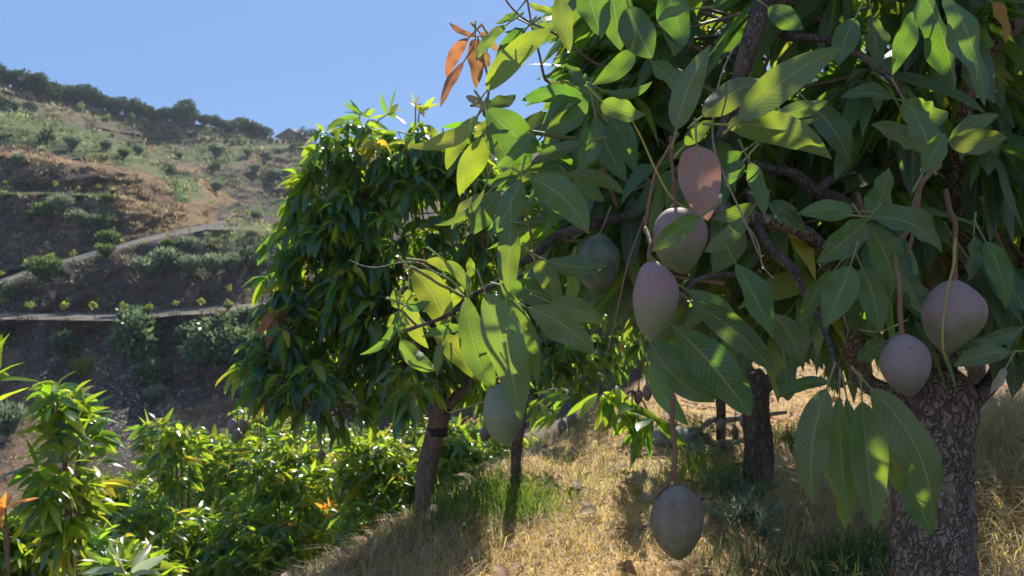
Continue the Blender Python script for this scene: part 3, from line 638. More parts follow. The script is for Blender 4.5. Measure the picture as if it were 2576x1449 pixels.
# leaves one can tell apart: (zoom, base, tip, width, tone, depth, sideways bow, depth change towards the tip)
H = [
 (1,497,235,317,143,46,'o',1.44,-.10,.02),(1,440,248,303,510,78,'o',1.43,.10,.0),(1,485,252,490,572,112,'o',1.45,.0,-.02),
 (1,408,402,262,692,62,'o',1.42,.05,-.04),(1,515,215,600,250,52,'o',1.47,.05,.05),(1,585,265,628,330,44,'o',1.48,0,.02),(1,560,330,560,440,54,'o',1.48,0,.0),
 (1,560,585,978,182,152,'b',1.34,-.05,.02),(1,800,205,606,488,132,'d',1.42,.04,.0),(1,690,158,488,395,84,'g',1.38,.10,.0),
 (1,750,82,613,152,56,'g',1.5,-.1,.0),(1,812,182,676,205,64,'g',1.46,-.1,.0),(1,828,20,1010,70,50,'b',1.5,.1,0),(1,850,170,1030,165,66,'g',1.48,.12,.0),
 (1,500,742,48,938,118,'b',1.30,-.16,-.04),(1,492,758,300,1095,112,'b',1.32,.06,.0),(1,558,705,425,618,62,'w',1.36,.0,.0),  # last leaf: its white glint is put into the leaf colour
 (1,560,690,745,610,96,'d',1.38,.06,.04),(1,560,698,915,975,210,'d',1.34,.06,.02),(1,585,775,770,1090,160,'d',1.42,.08,.0),
 (1,585,880,380,1260,156,'b',1.46,.04,.0),(1,562,772,482,888,62,'b',1.48,.0,.0),(1,850,848,598,1095,80,'g',1.33,-.08,.0),
 (1,1192,922,838,1064,84,'d',1.26,.06,.02),(1,872,925,700,1065,110,'d',1.36,.0,.0),(1,765,1135,508,1155,66,'d',1.3,-.14,.0),
 (1,775,1150,592,1512,158,'d',1.26,-.05,-.02),(1,836,1148,1212,1508,210,'g',1.25,-.10,-.02),(1,640,1230,462,1512,168,'d',1.3,.04,.0),
 (1,548,1258,328,1480,112,'v',1.28,.05,.0),(1,545,1212,222,1449,46,'g',1.24,-.16,.0),(1,1045,1138,1445,1250,92,'v',1.38,-.12,.0),
 (1,1120,1155,1315,1295,96,'g',1.5,.0,.0),(1,870,1195,1012,1412,96,'d',1.5,.0,.0),
 (1,1200,632,965,530,92,'b',1.4,.05,.0),(1,1200,560,1058,412,82,'d',1.44,.0,.0),(1,1200,655,778,652,108,'d',1.36,.10,-.02),
 (1,1195,640,888,598,72,'d',1.38,.1,.0),(1,1200,640,928,850,100,'d',1.33,-.16,.0),(1,1285,690,1125,560,96,'d',1.30,.12,.0),
 (1,1300,655,1582,735,152,'v',1.24,.12,.0),(1,1320,590,1625,525,66,'d',1.36,.16,.0),(1,1255,740,1130,1112,100,'d',1.28,-.12,-.03),
 (1,1270,765,1462,1172,152,'d',1.40,.05,.0),(1,1335,745,1470,960,104,'d',1.36,-.06,.0),(1,1400,735,1512,1105,132,'d',1.48,.0,.0),
 (1,1262,690,1190,470,100,'d',1.42,-.05,.0),(1,1030,-40,1095,335,130,'v',1.22,.05,.0),(1,1200,-120,1305,235,214,'d',1.16,.03,.0),
 (1,1350,-130,1420,325,214,'d',1.20,.0,.0),(1,1470,40,1625,375,222,'d',1.14,.04,.0),(1,1720,-80,1835,295,206,'d',1.17,.0,.0),
 (1,1885,60,1655,142,76,'v',1.15,.08,.0),(1,1620,400,1855,625,160,'d',1.22,.0,.0),(1,1500,330,1235,545,126,'d',1.26,-.08,.0),
 (2,8,832,232,285,176,'v',1.08,-.05,.02),(2,178,750,640,512,196,'v',1.14,-.08,.04),(2,415,778,1082,308,216,'v',1.06,-.05,.04),
 (2,335,808,1012,1028,206,'v',1.08,-.10,.02),(2,65,935,245,778,96,'v',1.14,-.06,.0),(2,650,745,985,650,112,'v',1.16,.0,.02),
 (2,690,800,945,760,44,'g',1.18,.05,.0),(2,138,940,212,1422,256,'p',1.04,.03,-.02),
 (2,1735,-60,1995,685,262,'d',1.12,-.06,.0),(2,1590,-60,1800,590,246,'d',1.17,-.03,.0),(2,1540,75,1398,485,136,'d',1.22,.02,.0),
 (2,1392,632,1068,628,112,'d',1.26,.08,.0),(2,1472,640,1760,720,190,'v',1.22,.25,.0),(2,1648,1005,1520,688,176,'v',1.14,.0,.02),
 (2,1598,1112,1742,860,132,'g',1.10,-.04,.0),(2,1758,915,2140,885,156,'v',1.18,.03,.0),(2,1765,905,2085,738,112,'v',1.22,-.05,.0),
 (2,1545,952,1258,800,132,'v',1.3,.05,.0),(2,1160,120,1045,430,156,'d',1.36,.05,.0),(2,600,50,822,185,136,'d',1.32,.0,.0),
 (2,1270,110,1292,445,156,'d',1.4,.0,.0),(2,880,685,1122,1042,166,'d',1.42,-.05,.0),(2,440,1040,310,1215,106,'d',1.26,.05,.0),
 (2,430,985,235,1005,76,'d',1.28,-.1,.0),(2,478,1045,578,1385,112,'g',1.22,-.05,.0),(2,512,1322,235,1405,106,'g',1.26,-.08,.0),
 (2,600,1312,800,1470,122,'g',1.28,-.05,.0),(2,1228,1422,1378,1080,176,'g',1.28,.05,.0),(2,2040,15,2128,285,100,'a',1.5,-.05,.0),
 (4,322,108,8,332,138,'g',.98,.04,-.02),(4,632,100,350,335,122,'g',1.24,-.05,.0),(4,602,200,430,462,112,'v',1.28,-.05,.0),
 (4,765,22,995,205,112,'g',1.28,-.05,.0),(4,1310,75,948,92,138,'g',1.24,.06,.0),(4,1392,140,1068,405,196,'g',1.18,.0,.0),
 (4,1420,112,1878,340,196,'g',1.17,-.14,.0),(4,1398,160,1562,582,196,'g',1.20,-.06,.0),(4,1180,462,966,792,138,'g',1.22,.05,.0),
 (4,1290,425,1118,825,196,'g',1.16,.0,.0),(4,1362,432,1476,855,166,'g',1.19,-.05,.0),(4,552,412,792,892,196,'d',1.22,-.02,.0),
 (4,240,580,700,965,136,'d',1.30,-.08,.0),(4,262,652,800,1112,176,'d',1.24,-.05,.0),(4,138,802,648,1392,256,'d',1.14,-.03,.0),
 (4,20,900,480,1285,206,'d',1.20,.06,.0),(4,5,930,425,1302,166,'g',1.17,.10,.0),(4,-10,1060,248,1455,126,'g',1.15,.06,.0),
 (4,800,735,985,1055,172,'v',1.26,-.03,.0),(4,870,1080,885,1295,122,'d',1.35,.0,.0),(4,1165,1178,820,1280,86,'d',1.30,.12,.0),
 (4,2400,822,2078,912,96,'d',1.25,-.05,.0),(4,2322,982,1955,1072,126,'d',1.2,.08,.0),(4,2290,1085,2188,1252,62,'w',1.3,.05,.0),
 (4,2160,268,2292,705,136,'d',1.28,-.05,.0),(4,2085,228,2050,520,136,'d',1.32,.0,.0),(4,1620,470,1752,742,166,'d',1.4,.0,.0),
 (4,1520,910,1330,1040,126,'d',1.36,.05,.0),
 (6,1198,178,1108,962,218,'v',1.10,.07,.0),(6,1285,230,1368,1095,172,'v',1.14,.03,.0),(6,1205,560,1322,1138,172,'b',1.20,-.02,.0),
 (6,1440,265,1525,1138,232,'v',1.12,.0,.0),(6,1498,178,1915,1078,284,'v',1.08,-.10,.0),(6,1600,560,1745,945,150,'b',1.20,.0,.0),
 (6,1740,800,1915,1172,176,'g',1.16,.0,.0),(6,1335,240,1405,700,110,'d',1.22,.0,.0),
 (3,1035,-20,1010,508,144,'g',1.22,.0,.0),(3,1262,230,1660,262,116,'d',1.26,.06,.0),(3,1195,235,1355,505,126,'v',1.3,-.04,.0),
 (3,755,465,925,1055,196,'v',1.24,.06,.0),(3,872,440,1102,1268,262,'v',1.18,-.03,.0),(3,1045,478,1212,1025,132,'v',1.22,-.03,.0),
 (3,1145,535,1575,835,206,'v',1.22,-.08,.0),(3,1290,498,1640,632,146,'v',1.26,-.03,.0),(3,1030,400,1360,520,176,'d',1.34,-.08,.0),
 (3,405,300,610,720,196,'b',1.38,-.12,.0),(3,540,690,815,1002,136,'b',1.38,-.06,.0),(3,380,410,505,795,120,'b',1.42,.08,.0),
 (3,330,735,565,935,116,'v',1.32,.10,.0),(3,490,232,705,345,76,'b',1.34,-.15,.0),(3,605,228,772,445,76,'v',1.33,-.10,.0),
 (3,775,335,775,208,62,'b',1.34,.0,.0),(3,330,540,282,412,92,'b',1.28,.0,.0),(3,358,520,515,492,66,'d',1.27,.1,.0),
 (3,312,548,62,835,52,'g',1.26,-.17,.0),(3,322,560,238,658,56,'b',1.3,.0,.0),(3,315,560,340,705,66,'g',1.28,.0,.0),
 (3,722,660,462,722,66,'v',1.3,.06,.0),(3,600,740,562,975,66,'v',1.3,.04,.0),(3,730,395,598,572,72,'b',1.4,.0,.0),
 (3,1440,275,1420,505,96,'b',1.5,.0,.0),(3,700,690,720,900,110,'b',1.42,.0,.0),
]
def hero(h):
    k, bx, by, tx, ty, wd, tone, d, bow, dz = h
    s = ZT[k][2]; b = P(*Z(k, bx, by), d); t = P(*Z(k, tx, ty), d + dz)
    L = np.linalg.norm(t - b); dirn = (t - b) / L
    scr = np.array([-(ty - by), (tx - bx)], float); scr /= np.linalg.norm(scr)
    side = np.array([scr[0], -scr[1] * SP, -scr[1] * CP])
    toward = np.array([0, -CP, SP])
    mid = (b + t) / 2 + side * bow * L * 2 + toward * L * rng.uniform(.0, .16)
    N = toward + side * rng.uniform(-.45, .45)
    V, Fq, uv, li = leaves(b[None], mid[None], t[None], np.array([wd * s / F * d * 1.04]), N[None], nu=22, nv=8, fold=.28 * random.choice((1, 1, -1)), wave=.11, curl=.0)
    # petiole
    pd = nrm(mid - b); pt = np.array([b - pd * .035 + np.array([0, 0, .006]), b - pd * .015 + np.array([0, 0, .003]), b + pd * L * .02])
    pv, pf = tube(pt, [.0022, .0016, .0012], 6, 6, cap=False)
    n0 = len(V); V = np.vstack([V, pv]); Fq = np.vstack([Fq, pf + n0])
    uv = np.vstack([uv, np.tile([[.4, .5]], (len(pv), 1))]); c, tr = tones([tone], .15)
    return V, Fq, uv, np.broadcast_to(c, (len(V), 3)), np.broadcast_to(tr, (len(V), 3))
area = np.array([math.hypot(h[1] - h[3], h[2] - h[4]) * h[5] * ZT[h[0]][2] ** 2 for h in H])
order = np.argsort(-area); keep = set(order[:100].tolist()) | {i for i, h in enumerate(H) if h[6] in 'p'}
LAB = {'o': 'young orange leaf', 'p': 'dead pinkish brown leaf hanging flat', 'a': 'yellowing orange leaf', 'b': 'sunlit yellow-green leaf', 'w': 'pale shining leaf'}
spill = []
for i, h in enumerate(H):
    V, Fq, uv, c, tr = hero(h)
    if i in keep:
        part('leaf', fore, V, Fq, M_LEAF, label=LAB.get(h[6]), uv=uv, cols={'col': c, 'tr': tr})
    else: spill.append((V, Fq, uv, c, tr))

# the rest of its crown: shoots with whorls of leaves behind and above the ones in front
def in_poly(x, y, poly):
    ins = np.zeros(x.shape, bool); n = len(poly)
    for i in range(n):
        x1, y1 = poly[i]; x2, y2 = poly[(i + 1) % n]
        c = ((y1 > y) != (y2 > y)) & (x < (x2 - x1) * (y - y1) / (y2 - y1 + 1e-9) + x1); ins ^= c
    return ins
SIL = [(1440, -60), (1450, 170), (1440, 280), (1380, 400), (1330, 480), (1330, 560), (1370, 600), (1400, 640), (1490, 640), (1600, 700), (1700, 740),
       (1760, 800), (1900, 820), (2000, 800), (2100, 850), (2300, 860), (2440, 820), (2760, 860), (2760, -60)]
n = 1500
px = rng.uniform(1200, 2760, n); py = rng.uniform(-100, 860, n); m = in_poly(px, py, SIL) & ((vnoise(px * .017, py * .017, 55) > .46) | ((px < 1760) & (py < 330))); px, py = px[m], py[m]
dd = 1.6 + 1.9 * rng.random(len(px)) ** .8
tips = P(px, py, dd)
# above the picture, over the camera's view: this part shades the leaves in front
n2 = 360
t2 = np.stack([rng.uniform(.42, 2.4, n2), rng.uniform(1.2, 3.7, n2), rng.uniform(1.9, 3.5, n2)], -1)
qx, qy, qd = pix(t2); ok = (qy < -70) & ((t2[:, 0] - 1.2) ** 2 / 1.5 + (t2[:, 1] - 2.2) ** 2 / 2.6 + (t2[:, 2] - 2.0) ** 2 / 2.6 < 1)
tips = np.vstack([tips, t2[ok]])
ctr = np.array([1.1, 2.1, 1.9]); dirs = nrm(nrm(tips - ctr) + rng.normal(size=tips.shape) * .5 + np.array([0, -.1, .1]))
f1 = whorls(tips, dirs, (7, 12), (.12, .23), droop=.65, wr=.27, nu=8, nv=2, keys=['g', 'd', 'b', 'v', 'y'], kp=[.36, .34, .18, .10, .02])
n0 = len(f1['V'])
Vs, Fs, Us, Cs, Ts = [f1['V']], [f1['Fq']], [f1['uv']], [f1['cols']['col']], [f1['cols']['tr']]
for V, Fq, uv, c, tr in spill:
    Fs.append(Fq + n0); n0 += len(V); Vs.append(V); Us.append(uv); Cs.append(c); Ts.append(tr)
part('foliage', fore, np.concatenate(Vs), np.concatenate(Fs), M_LEAF, kind='stuff', uv=np.concatenate(Us), cols={'col': np.concatenate(Cs), 'tr': np.concatenate(Ts)})
part('twigs', fore, *shoots(tips, dirs, .22, .0035), M_TWIG, kind='stuff')

# ------------------------------------------------------------------ mangoes
def mango(top, bot, wpx, d, mat, label, group, asym=.0, stalk=None, smat=M_RED, sr=.0035, name='mango', fat=.9, pw=.62, dz=0.0):
    a = P(top[0], top[1], d); b = P(bot[0], bot[1], d + dz); L = np.linalg.norm(b - a); ax = (b - a) / L
    root = thing(name, a, label, 'mango', group)
    nz, ns = 34, 36; t = (1 - np.cos(np.linspace(0, math.pi, nz))) / 2
    r = np.sin(math.pi * t ** fat) ** pw; r /= r.max(); r[0] = .04; r[-1] = .02
    r = r * (1 - .05 * np.exp(-((t - .95) / .08) ** 2))
    r *= wpx / F * d / 2
    side = nrm(np.cross(ax, np.array([0, 1., 0]))); fw = nrm(np.cross(side, ax))
    cen = a[None] + ax[None] * (t * L)[:, None] + side[None] * (asym * L * np.sin(math.pi * t) * .5)[:, None]
    th = np.linspace(0, 2 * math.pi, ns, endpoint=False)
    lump = 1 + .05 * np.sin(th + top[0])[None] * np.sin(math.pi * t * 1.3)[:, None] + .06 * np.cos(th)[None] * (np.exp(-((t - .22) / .16) ** 2) - np.exp(-((t - .8) / .12) ** 2))[:, None] + .05 * (vnoise(np.cos(th)[None] * 1.5 + top[0], t[:, None] * 4 + np.sin(th)[None], 3) - .5)
    V = cen[:, None] + (r[:, None] * lump)[..., None] * (np.cos(th)[None, :, None] * side + .86 * np.sin(th)[None, :, None] * fw)
    # shallow dimple at the stalk
    V[:2] += ax * L * .012
    V = V.reshape(-1, 3); i, j = np.meshgrid(np.arange(nz - 1), np.arange(ns), indexing='ij'); j2 = (j + 1) % ns
    Fq = np.stack([i * ns + j, i * ns + j2, (i + 1) * ns + j2, (i + 1) * ns + j], -1).reshape(-1, 4)
    part('fruit', root, V, Fq, mat)
    if stalk is not None:
        for q, st in enumerate(stalk):
            pts = [P(x, y, d + (dd or 0)) for x, y, dd in st]
            if q == 0: pts.append(a + ax * L * .015)
            rr = np.linspace(1.15, .95, len(pts)) * sr * .72 * (1 if q == 0 else .7)
            if q == 0: rr[-1] *= 1.9
            part('stalk', root, *tube(np.array(pts), rr, 10, len(pts) * 7, .16, int(top[0])), smat)
    return root
GB = 'large mangoes hanging from the nearest tree'
z = lambda k, x, y, dd=0: Z(k, x, y) + (dd,)
mango((1641, 655), (1643, 861), 115, 1.06, M_MANGO, 'long pale purple mango hanging in the centre, below a rounder one', GB, .05,
      [[z(3, 1900, 20, .06), z(3, 1935, 110, .03), z(3, 1925, 190)]], M_RED, .0042, fat=.86)
mango((1692, 522), (1722, 690), 138, 1.12, M_MANGO, 'round mango half covered by a leaf, topmost in the centre', GB, .02,
      [[z(1, 1745, 880, .02), z(1, 1752, 1050, .0), z(1, 1772, 1280, 0)]], M_RED, .0034, fat=.82)
mango((1246, 966), (1278, 1121), 108, 1.36, M_MANGOG, 'green mango half behind a long leaf, lowest of the left bough', GB, .06,
      [[z(3, 900, 800, .03), z(3, 930, 960, .03)]], M_TWIGG, .003, fat=.95)
mango((1703, 1217), (1706, 1409), 134, 1.02, M_MANGOD, 'dull green mango hanging lowest, in front of the dry grass', GB, -.02,
      [[z(6, 158, 215, .03), z(6, 150, 400, .02), z(6, 172, 600, .01), z(6, 165, 745), z(6, 185, 830)],
       [z(6, 160, 750), z(6, 110, 830), z(6, 60, 880), z(6, 0, 950)]], M_RED, .0044, fat=.9, pw=.6)
mango((2268, 838), (2290, 999), 121, 1.16, M_MANGOP, 'pale purplish mango with faint scratches, left of the largest at right', GB, .0,
      [[z(4, 1670, 185, .08), z(4, 1585, 300, .04), z(4, 1582, 400, .02), z(4, 1605, 540), z(4, 1610, 700), z(4, 1620, 850)]], M_TAN, .0052, fat=.9, pw=.68)
mango((2402, 703), (2380, 892), 152, 1.2, M_MANGO, 'largest mango, broad and purple above green, at the right', GB, .04,
      [[z(4, 1905, -60, .10), z(4, 1930, 60, .06), z(4, 1965, 160, .03), z(4, 1962, 330), z(4, 1965, 500)]], M_RED, .0052, fat=.84, pw=.74)
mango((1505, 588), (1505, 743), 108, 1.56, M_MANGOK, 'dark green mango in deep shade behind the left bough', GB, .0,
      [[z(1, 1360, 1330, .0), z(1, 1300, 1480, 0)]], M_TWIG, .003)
GS = 'small dark mangoes hanging on the trees behind'
smalls = [(1568, 990, 1042, 30, 3.6, 'left dark mango of a close pair beside the dry grass'), (1607, 978, 1019, 24, 3.7, 'upper right mango of a close pair beside the dry grass'),
 (1628, 965, 1010, 26, 3.9, 'dark mango partly hidden behind the pair beside the dry grass'),
 (1437, 1038, 1080, 24, 5.2, 'right one of two dusky mangoes over the shaded grass'), (1413, 1055, 1094, 24, 5.1, 'left one of two dusky mangoes over the shaded grass'),
 (1813, 1052, 1084, 24, 4.4, 'upper mango of the bunch left of the forked trunk'), (1848, 1072, 1108, 19, 4.3, 'middle right mango of the bunch left of the forked trunk'),
 (1817, 1103, 1130, 19, 4.4, 'lowest green mango of the bunch left of the forked trunk'), (1869, 1045, 1078, 18, 4.0, 'small mango touching the forked trunk'),
 (583, 1052, 1094, 26, 5.0, 'left mango of three in front of the sunlit bushes'), (612, 1052, 1092, 25, 5.0, 'right mango of three in front of the sunlit bushes'),
 (596, 1078, 1116, 25, 4.9, 'lowest mango of three in front of the sunlit bushes'), (809, 1128, 1162, 19, 5.0, 'lone mango hanging under the crown over the sunlit bushes'),
 (660, 760, 783, 15, 5.2, 'tiny mango at the left edge of the middle tree'), (768, 760, 792, 22, 5.0, 'mango inside the left side of the middle tree'),
 (1218, 1072, 1110, 26, 5.1, 'mango low between the two middle trunks'), (1700, 900, 940, 24, 4.2, 'dark mango in the shade above the pale rock')]
for x, y0, y1, wp, d, lab in smalls:
    mango((x, y0), (x + rng.uniform(-4, 4), y1), wp, d, M_MANGOD if wp % 2 else M_MANGOP, lab, GS, rng.uniform(-.04, .04),
          [[(x + rng.uniform(-8, 8), y0 - 75, 0), (x + rng.uniform(-3, 3), y0 - 35, 0)]], M_RED, .004)

# ------------------------------------------------------------------ other orchard trees
def tree(label, base_px, d, trunk, balls, ntips, L, mat=M_BARK2, name='mango_tree', group='mango trees standing behind', keys=None, kp=None, nper=(3, 10), limbs=(), shell=.45, droop=1.15, extra=None, zk=5, nu=6):
    b = P(*base_px, d); root = thing(name, b, label, 'mango tree' if 'mango' in name else 'bush', group)
    dz = np.array([0, 0, -.25])
    pts = [P(*Z(zk, x, y), d) for x, y, r in trunk]; rr = [r * ZT[zk][2] / F * d for x, y, r in trunk]
    pts[0] = pts[0] + dz
    part('trunk', root, *tube(np.array(pts), rr, 28, len(pts) * 14, .10, int(base_px[0])), mat)
    for lb in limbs:
        part('limb', root, *tube(np.array([P(*Z(zk, x, y), d + e) for x, y, r, e in lb]), [r * ZT[zk][2] / F * d for x, y, r, e in lb], 14, len(lb) * 9, .12, 5), mat)
    p, dr = crown_points(balls, int(ntips * 1.1), shell, 3.2)
    f = whorls(p, dr, nper, L, droop=droop, keys=keys, kp=kp, nu=nu)
    part('crown', root, f['V'], f['Fq'], M_LEAF_FAR, uv=f['uv'], cols=f['cols'])
    part('twigs', root, *shoots(p, dr, .18, .0022), M_TWIG, kind='stuff')
    return root
K1 = ['g', 'd', 'b', 'v', 'y', 'o']
B = gdepth(1078, 1290) + .05; DT = gdepth(1302, 1272) + .05
tb = tree('mango tree left of the path, dense hanging crown, trunk ringed with black paint bands', (1078, 1300), B,
     [(370, 1090, 78), (350, 800, 72), (392, 560, 66), (430, 400, 66), (445, 300, 74), (440, 240, 50)],
     [ball(650, 900, 62, B - .2), ball(850, 1010, 70, B - .2), ball(760, 900, 90, B), ball(1100, 900, 90, B + .3), ball(835, 405, 75, B), ball(790, 470, 70, B), ball(900, 390, 100, B), ball(1010, 400, 120, B), ball(1120, 360, 90, B), ball(860, 560, 140, B), ball(1030, 600, 190, B), ball(1180, 560, 150, B), ball(1180, 440, 110, B),
      ball(800, 480, 80, B), ball(770, 620, 90, B, .9), ball(740, 740, 80, B), ball(720, 840, 80, B - .2), ball(860, 780, 150, B), ball(1010, 830, 170, B), ball(700, 950, 75, B - .3),
      ball(780, 970, 80, B - .3), ball(900, 960, 80, B), ball(1150, 780, 150, B + .3), ball(1020, 980, 60, B - .5), ball(1230, 940, 80, B + .6)],
     1500, (.075, .17), M_BARKP, limbs=[[(430, 330, 45, 0), (400, 150, 40, -.05), (340, 40, 33, -.1), (250, -150, 26, -.2)], [(450, 330, 40, 0), (560, 230, 34, .05), (640, 120, 30, .1), (660, -60, 26, .2), (640, -300, 20, .3)],
      [(445, 300, 36, 0), (480, 60, 28, .3), (420, -300, 20, .3)]], keys=K1, kp=[.22, .36, .34, .03, .04, .01], group=None, shell=.05)
for (ya, yb) in ((440, 492), (300, 345)):
    part('paint_band', tb, *tube(np.array([P(*Z(5, 415 + (482 - ya) * .15, yb), B - .0), P(*Z(5, 420 + (482 - ya) * .15, ya), B)]), np.array([70, 70.]) * .3707 / F * B, 28, 6, .03), M_BAND)
tree('mango tree with a slim dark trunk beside bright green grass', (1302, 1272), DT, [(962, 1000, 40), (960, 800, 37), (958, 640, 36), (985, 400, 38), (1010, 200, 40)],
     [ball(1330, 780, 150, 6.4), ball(1250, 700, 130, 6.6), ball(1450, 830, 150, 6.4), ball(1400, 940, 90, 6.0), ball(1290, 940, 80, 6.4), ball(1480, 980, 70, 5.8), ball(1380, 600, 180, 6.6)],
     850, (.10, .18), M_BARK2, keys=K1, kp=[.38, .36, .12, .11, .02, .01])
tree('mango tree with a stout forked dark trunk right of the path', (1908, 1222), 4.0, [(745, 830, 104), (740, 600, 98), (722, 400, 92), (722, 260, 84), (740, 150, 72), (700, 60, 52)],
     [ball(1850, 700, 210, 4.6), ball(1700, 760, 160, 4.6), ball(2050, 620, 260, 4.7), ball(1800, 500, 260, 4.9), ball(2250, 700, 200, 4.9), ball(1760, 880, 70, 4.3), ball(2080, 850, 90, 4.5), ball(2350, 500, 250, 5)],
     720, (.11, .19), M_BARK2, limbs=[[(740, 190, 66, 0), (820, 120, 52, .1), (880, 70, 44, .15), (960, -150, 38, .3)], [(720, 200, 60, 0), (660, 60, 46, .1), (560, -200, 38, .3)]], zk=6, keys=K1, kp=[.38, .36, .12, .11, .02, .01])
tree('slender mango tree farther along the path, left of the forked trunk', (1815, 1105), gdepth(1815, 1105), [(480, 560, 34), (482, 400, 32), (478, 250, 34), (470, 100, 30)],
     [ball(1650, 700, 190, 9), ball(1820, 760, 150, 9), ball(1600, 850, 110, 9), ball(1550, 900, 50, 8.6)], 420, (.11, .19), M_BARK2, zk=6)
# low branch of leaves catching the sun over the path (hangs from the tree behind)
tree('mango tree behind the boughs with sunlit upper crown, far right', (2480, 1030), 5.2, [(2230, 500, 60), (2220, 200, 56), (2200, -200, 50)],
     [ball(2480, 500, 220, 5.4), ball(2350, 250, 260, 5.6), ball(2620, 260, 240, 5.6), ball(2650, 620, 180, 5.2), ball(2100, 420, 260, 6.0), ball(1900, 150, 260, 6.2), ball(1750, 450, 180, 6.2)], 1000, (.12, .20), M_BARK2, zk=6, kp=[.3, .1, .42, .12, .05, .01], keys=K1)
tree('mango tree hidden behind the boughs, crown glowing in the gaps at the top', (1640, 960), 11.5, [(0, 260, 40), (10, 0, 38), (20, -300, 30)],
     [ball(1600, 420, 230, 11.5), ball(1850, 330, 230, 11.5), ball(1480, 560, 160, 11.5), ball(2100, 300, 230, 11.5)], 420, (.13, .22), M_BARK2, zk=6, keys=K1, kp=[.4, .2, .2, .15, .03, .02])

# small leafy sprays hanging over the path
def spray(label, pts, d, nper=(6, 9), L=(.13, .2), keys=None, kp=None):
    base = P(pts[0][0], pts[0][1] - 60, d + .02); root = thing('leafy_spray', base, label, 'branch', 'leafy sprays hanging over the path')
    t = np.array([P(x, y, d) for x, y in pts]); dr = nrm(rng.normal(size=t.shape) * .5 + np.array([-.3, -.2, -.3]))
    f = whorls(t, dr, nper, L, droop=.5, keys=keys or ['g', 'b', 'd'], kp=kp or [.4, .3, .3], nu=8, spread=1.1)
    part('leaves', root, f['V'], f['Fq'], M_LEAF_FAR, uv=f['uv'], cols=f['cols'])
    lst = [tube(np.array([base, (base + q) / 2 + [0, 0, .02], q]), [.006, .004, .003], 6, 8) for q in t]
    part('twig', root, *merge(lst), M_TWIG)
spray('dark and bright green spray of leaves over the dry grass below two dark mangoes', [(1590, 1040), (1640, 1055), (1560, 1030), (1620, 1080)], 3.3)
spray('small sunlit spray of leaves just left of the two dark mangoes', [(1505, 1000), (1540, 985)], 3.3, keys=['b', 'g'], kp=[.5, .5])
spray('leaf spray catching the sun right of the half hidden green mango', [(1390, 1040), (1420, 1000), (1350, 1010)], 4.4, keys=['b', 'g'], kp=[.4, .6])

# ------------------------------------------------------------------ young mango bushes on the slope below
def bush(label, px, py_top, py_base, d, rpx, ntips, L, kp=None, tall=False, keys=K1, name='mango_bush', cat='bush', group='young mango bushes on the slope below'):
    base = P(px, py_base, d); root = thing(name, base, label, cat, group)
    gb = base.copy(); g0 = gz(base[0], base[1]); gb[2] = min(base[2], g0) if base[2] - g0 < 2.2 else base[2] - .6
    top = P(px, py_top + rpx * .5, d); st = []
    k = 3 if not tall else 5
    for i in range(k):
        o = np.array([rng.uniform(-1, 1), rng.uniform(-.6, .6), 0]) * rpx / F * d * .6
        st.append(tube(np.array([gb, gb * .5 + top * .5 + o * .5, top + o - [0, 0, .05]]), [.03 if i == 0 else .015, .014, .006], 8, 12, .1, i))
    part('trunk', root, *merge(st), M_TWIG)
    hh = (py_base - py_top) / 2
    balls = [ball(px, py_top + hh, (rpx, hh), d, .9), ball(px - rpx * .4, py_top + rpx * .7, rpx * .65, d, .9), ball(px + rpx * .45, py_top + rpx * .9, rpx * .6, d, .9)]
    p, dr = crown_points(balls, int(ntips * (1.35 if tall else 2.0)), .35); L = (L[0] * .85, L[1] * .98)
    # shoots of uneven height along the top
    f = whorls(p, nrm(dr + np.array([0, 0, .5])), (5, 9), L, droop=.6, keys=keys, kp=kp or [.22, .06, .52, .09, .104, .006], nu=5)
    part('crown', root, f['V'], f['Fq'], M_LEAF_FAR, uv=f['uv'], cols=f['cols'])
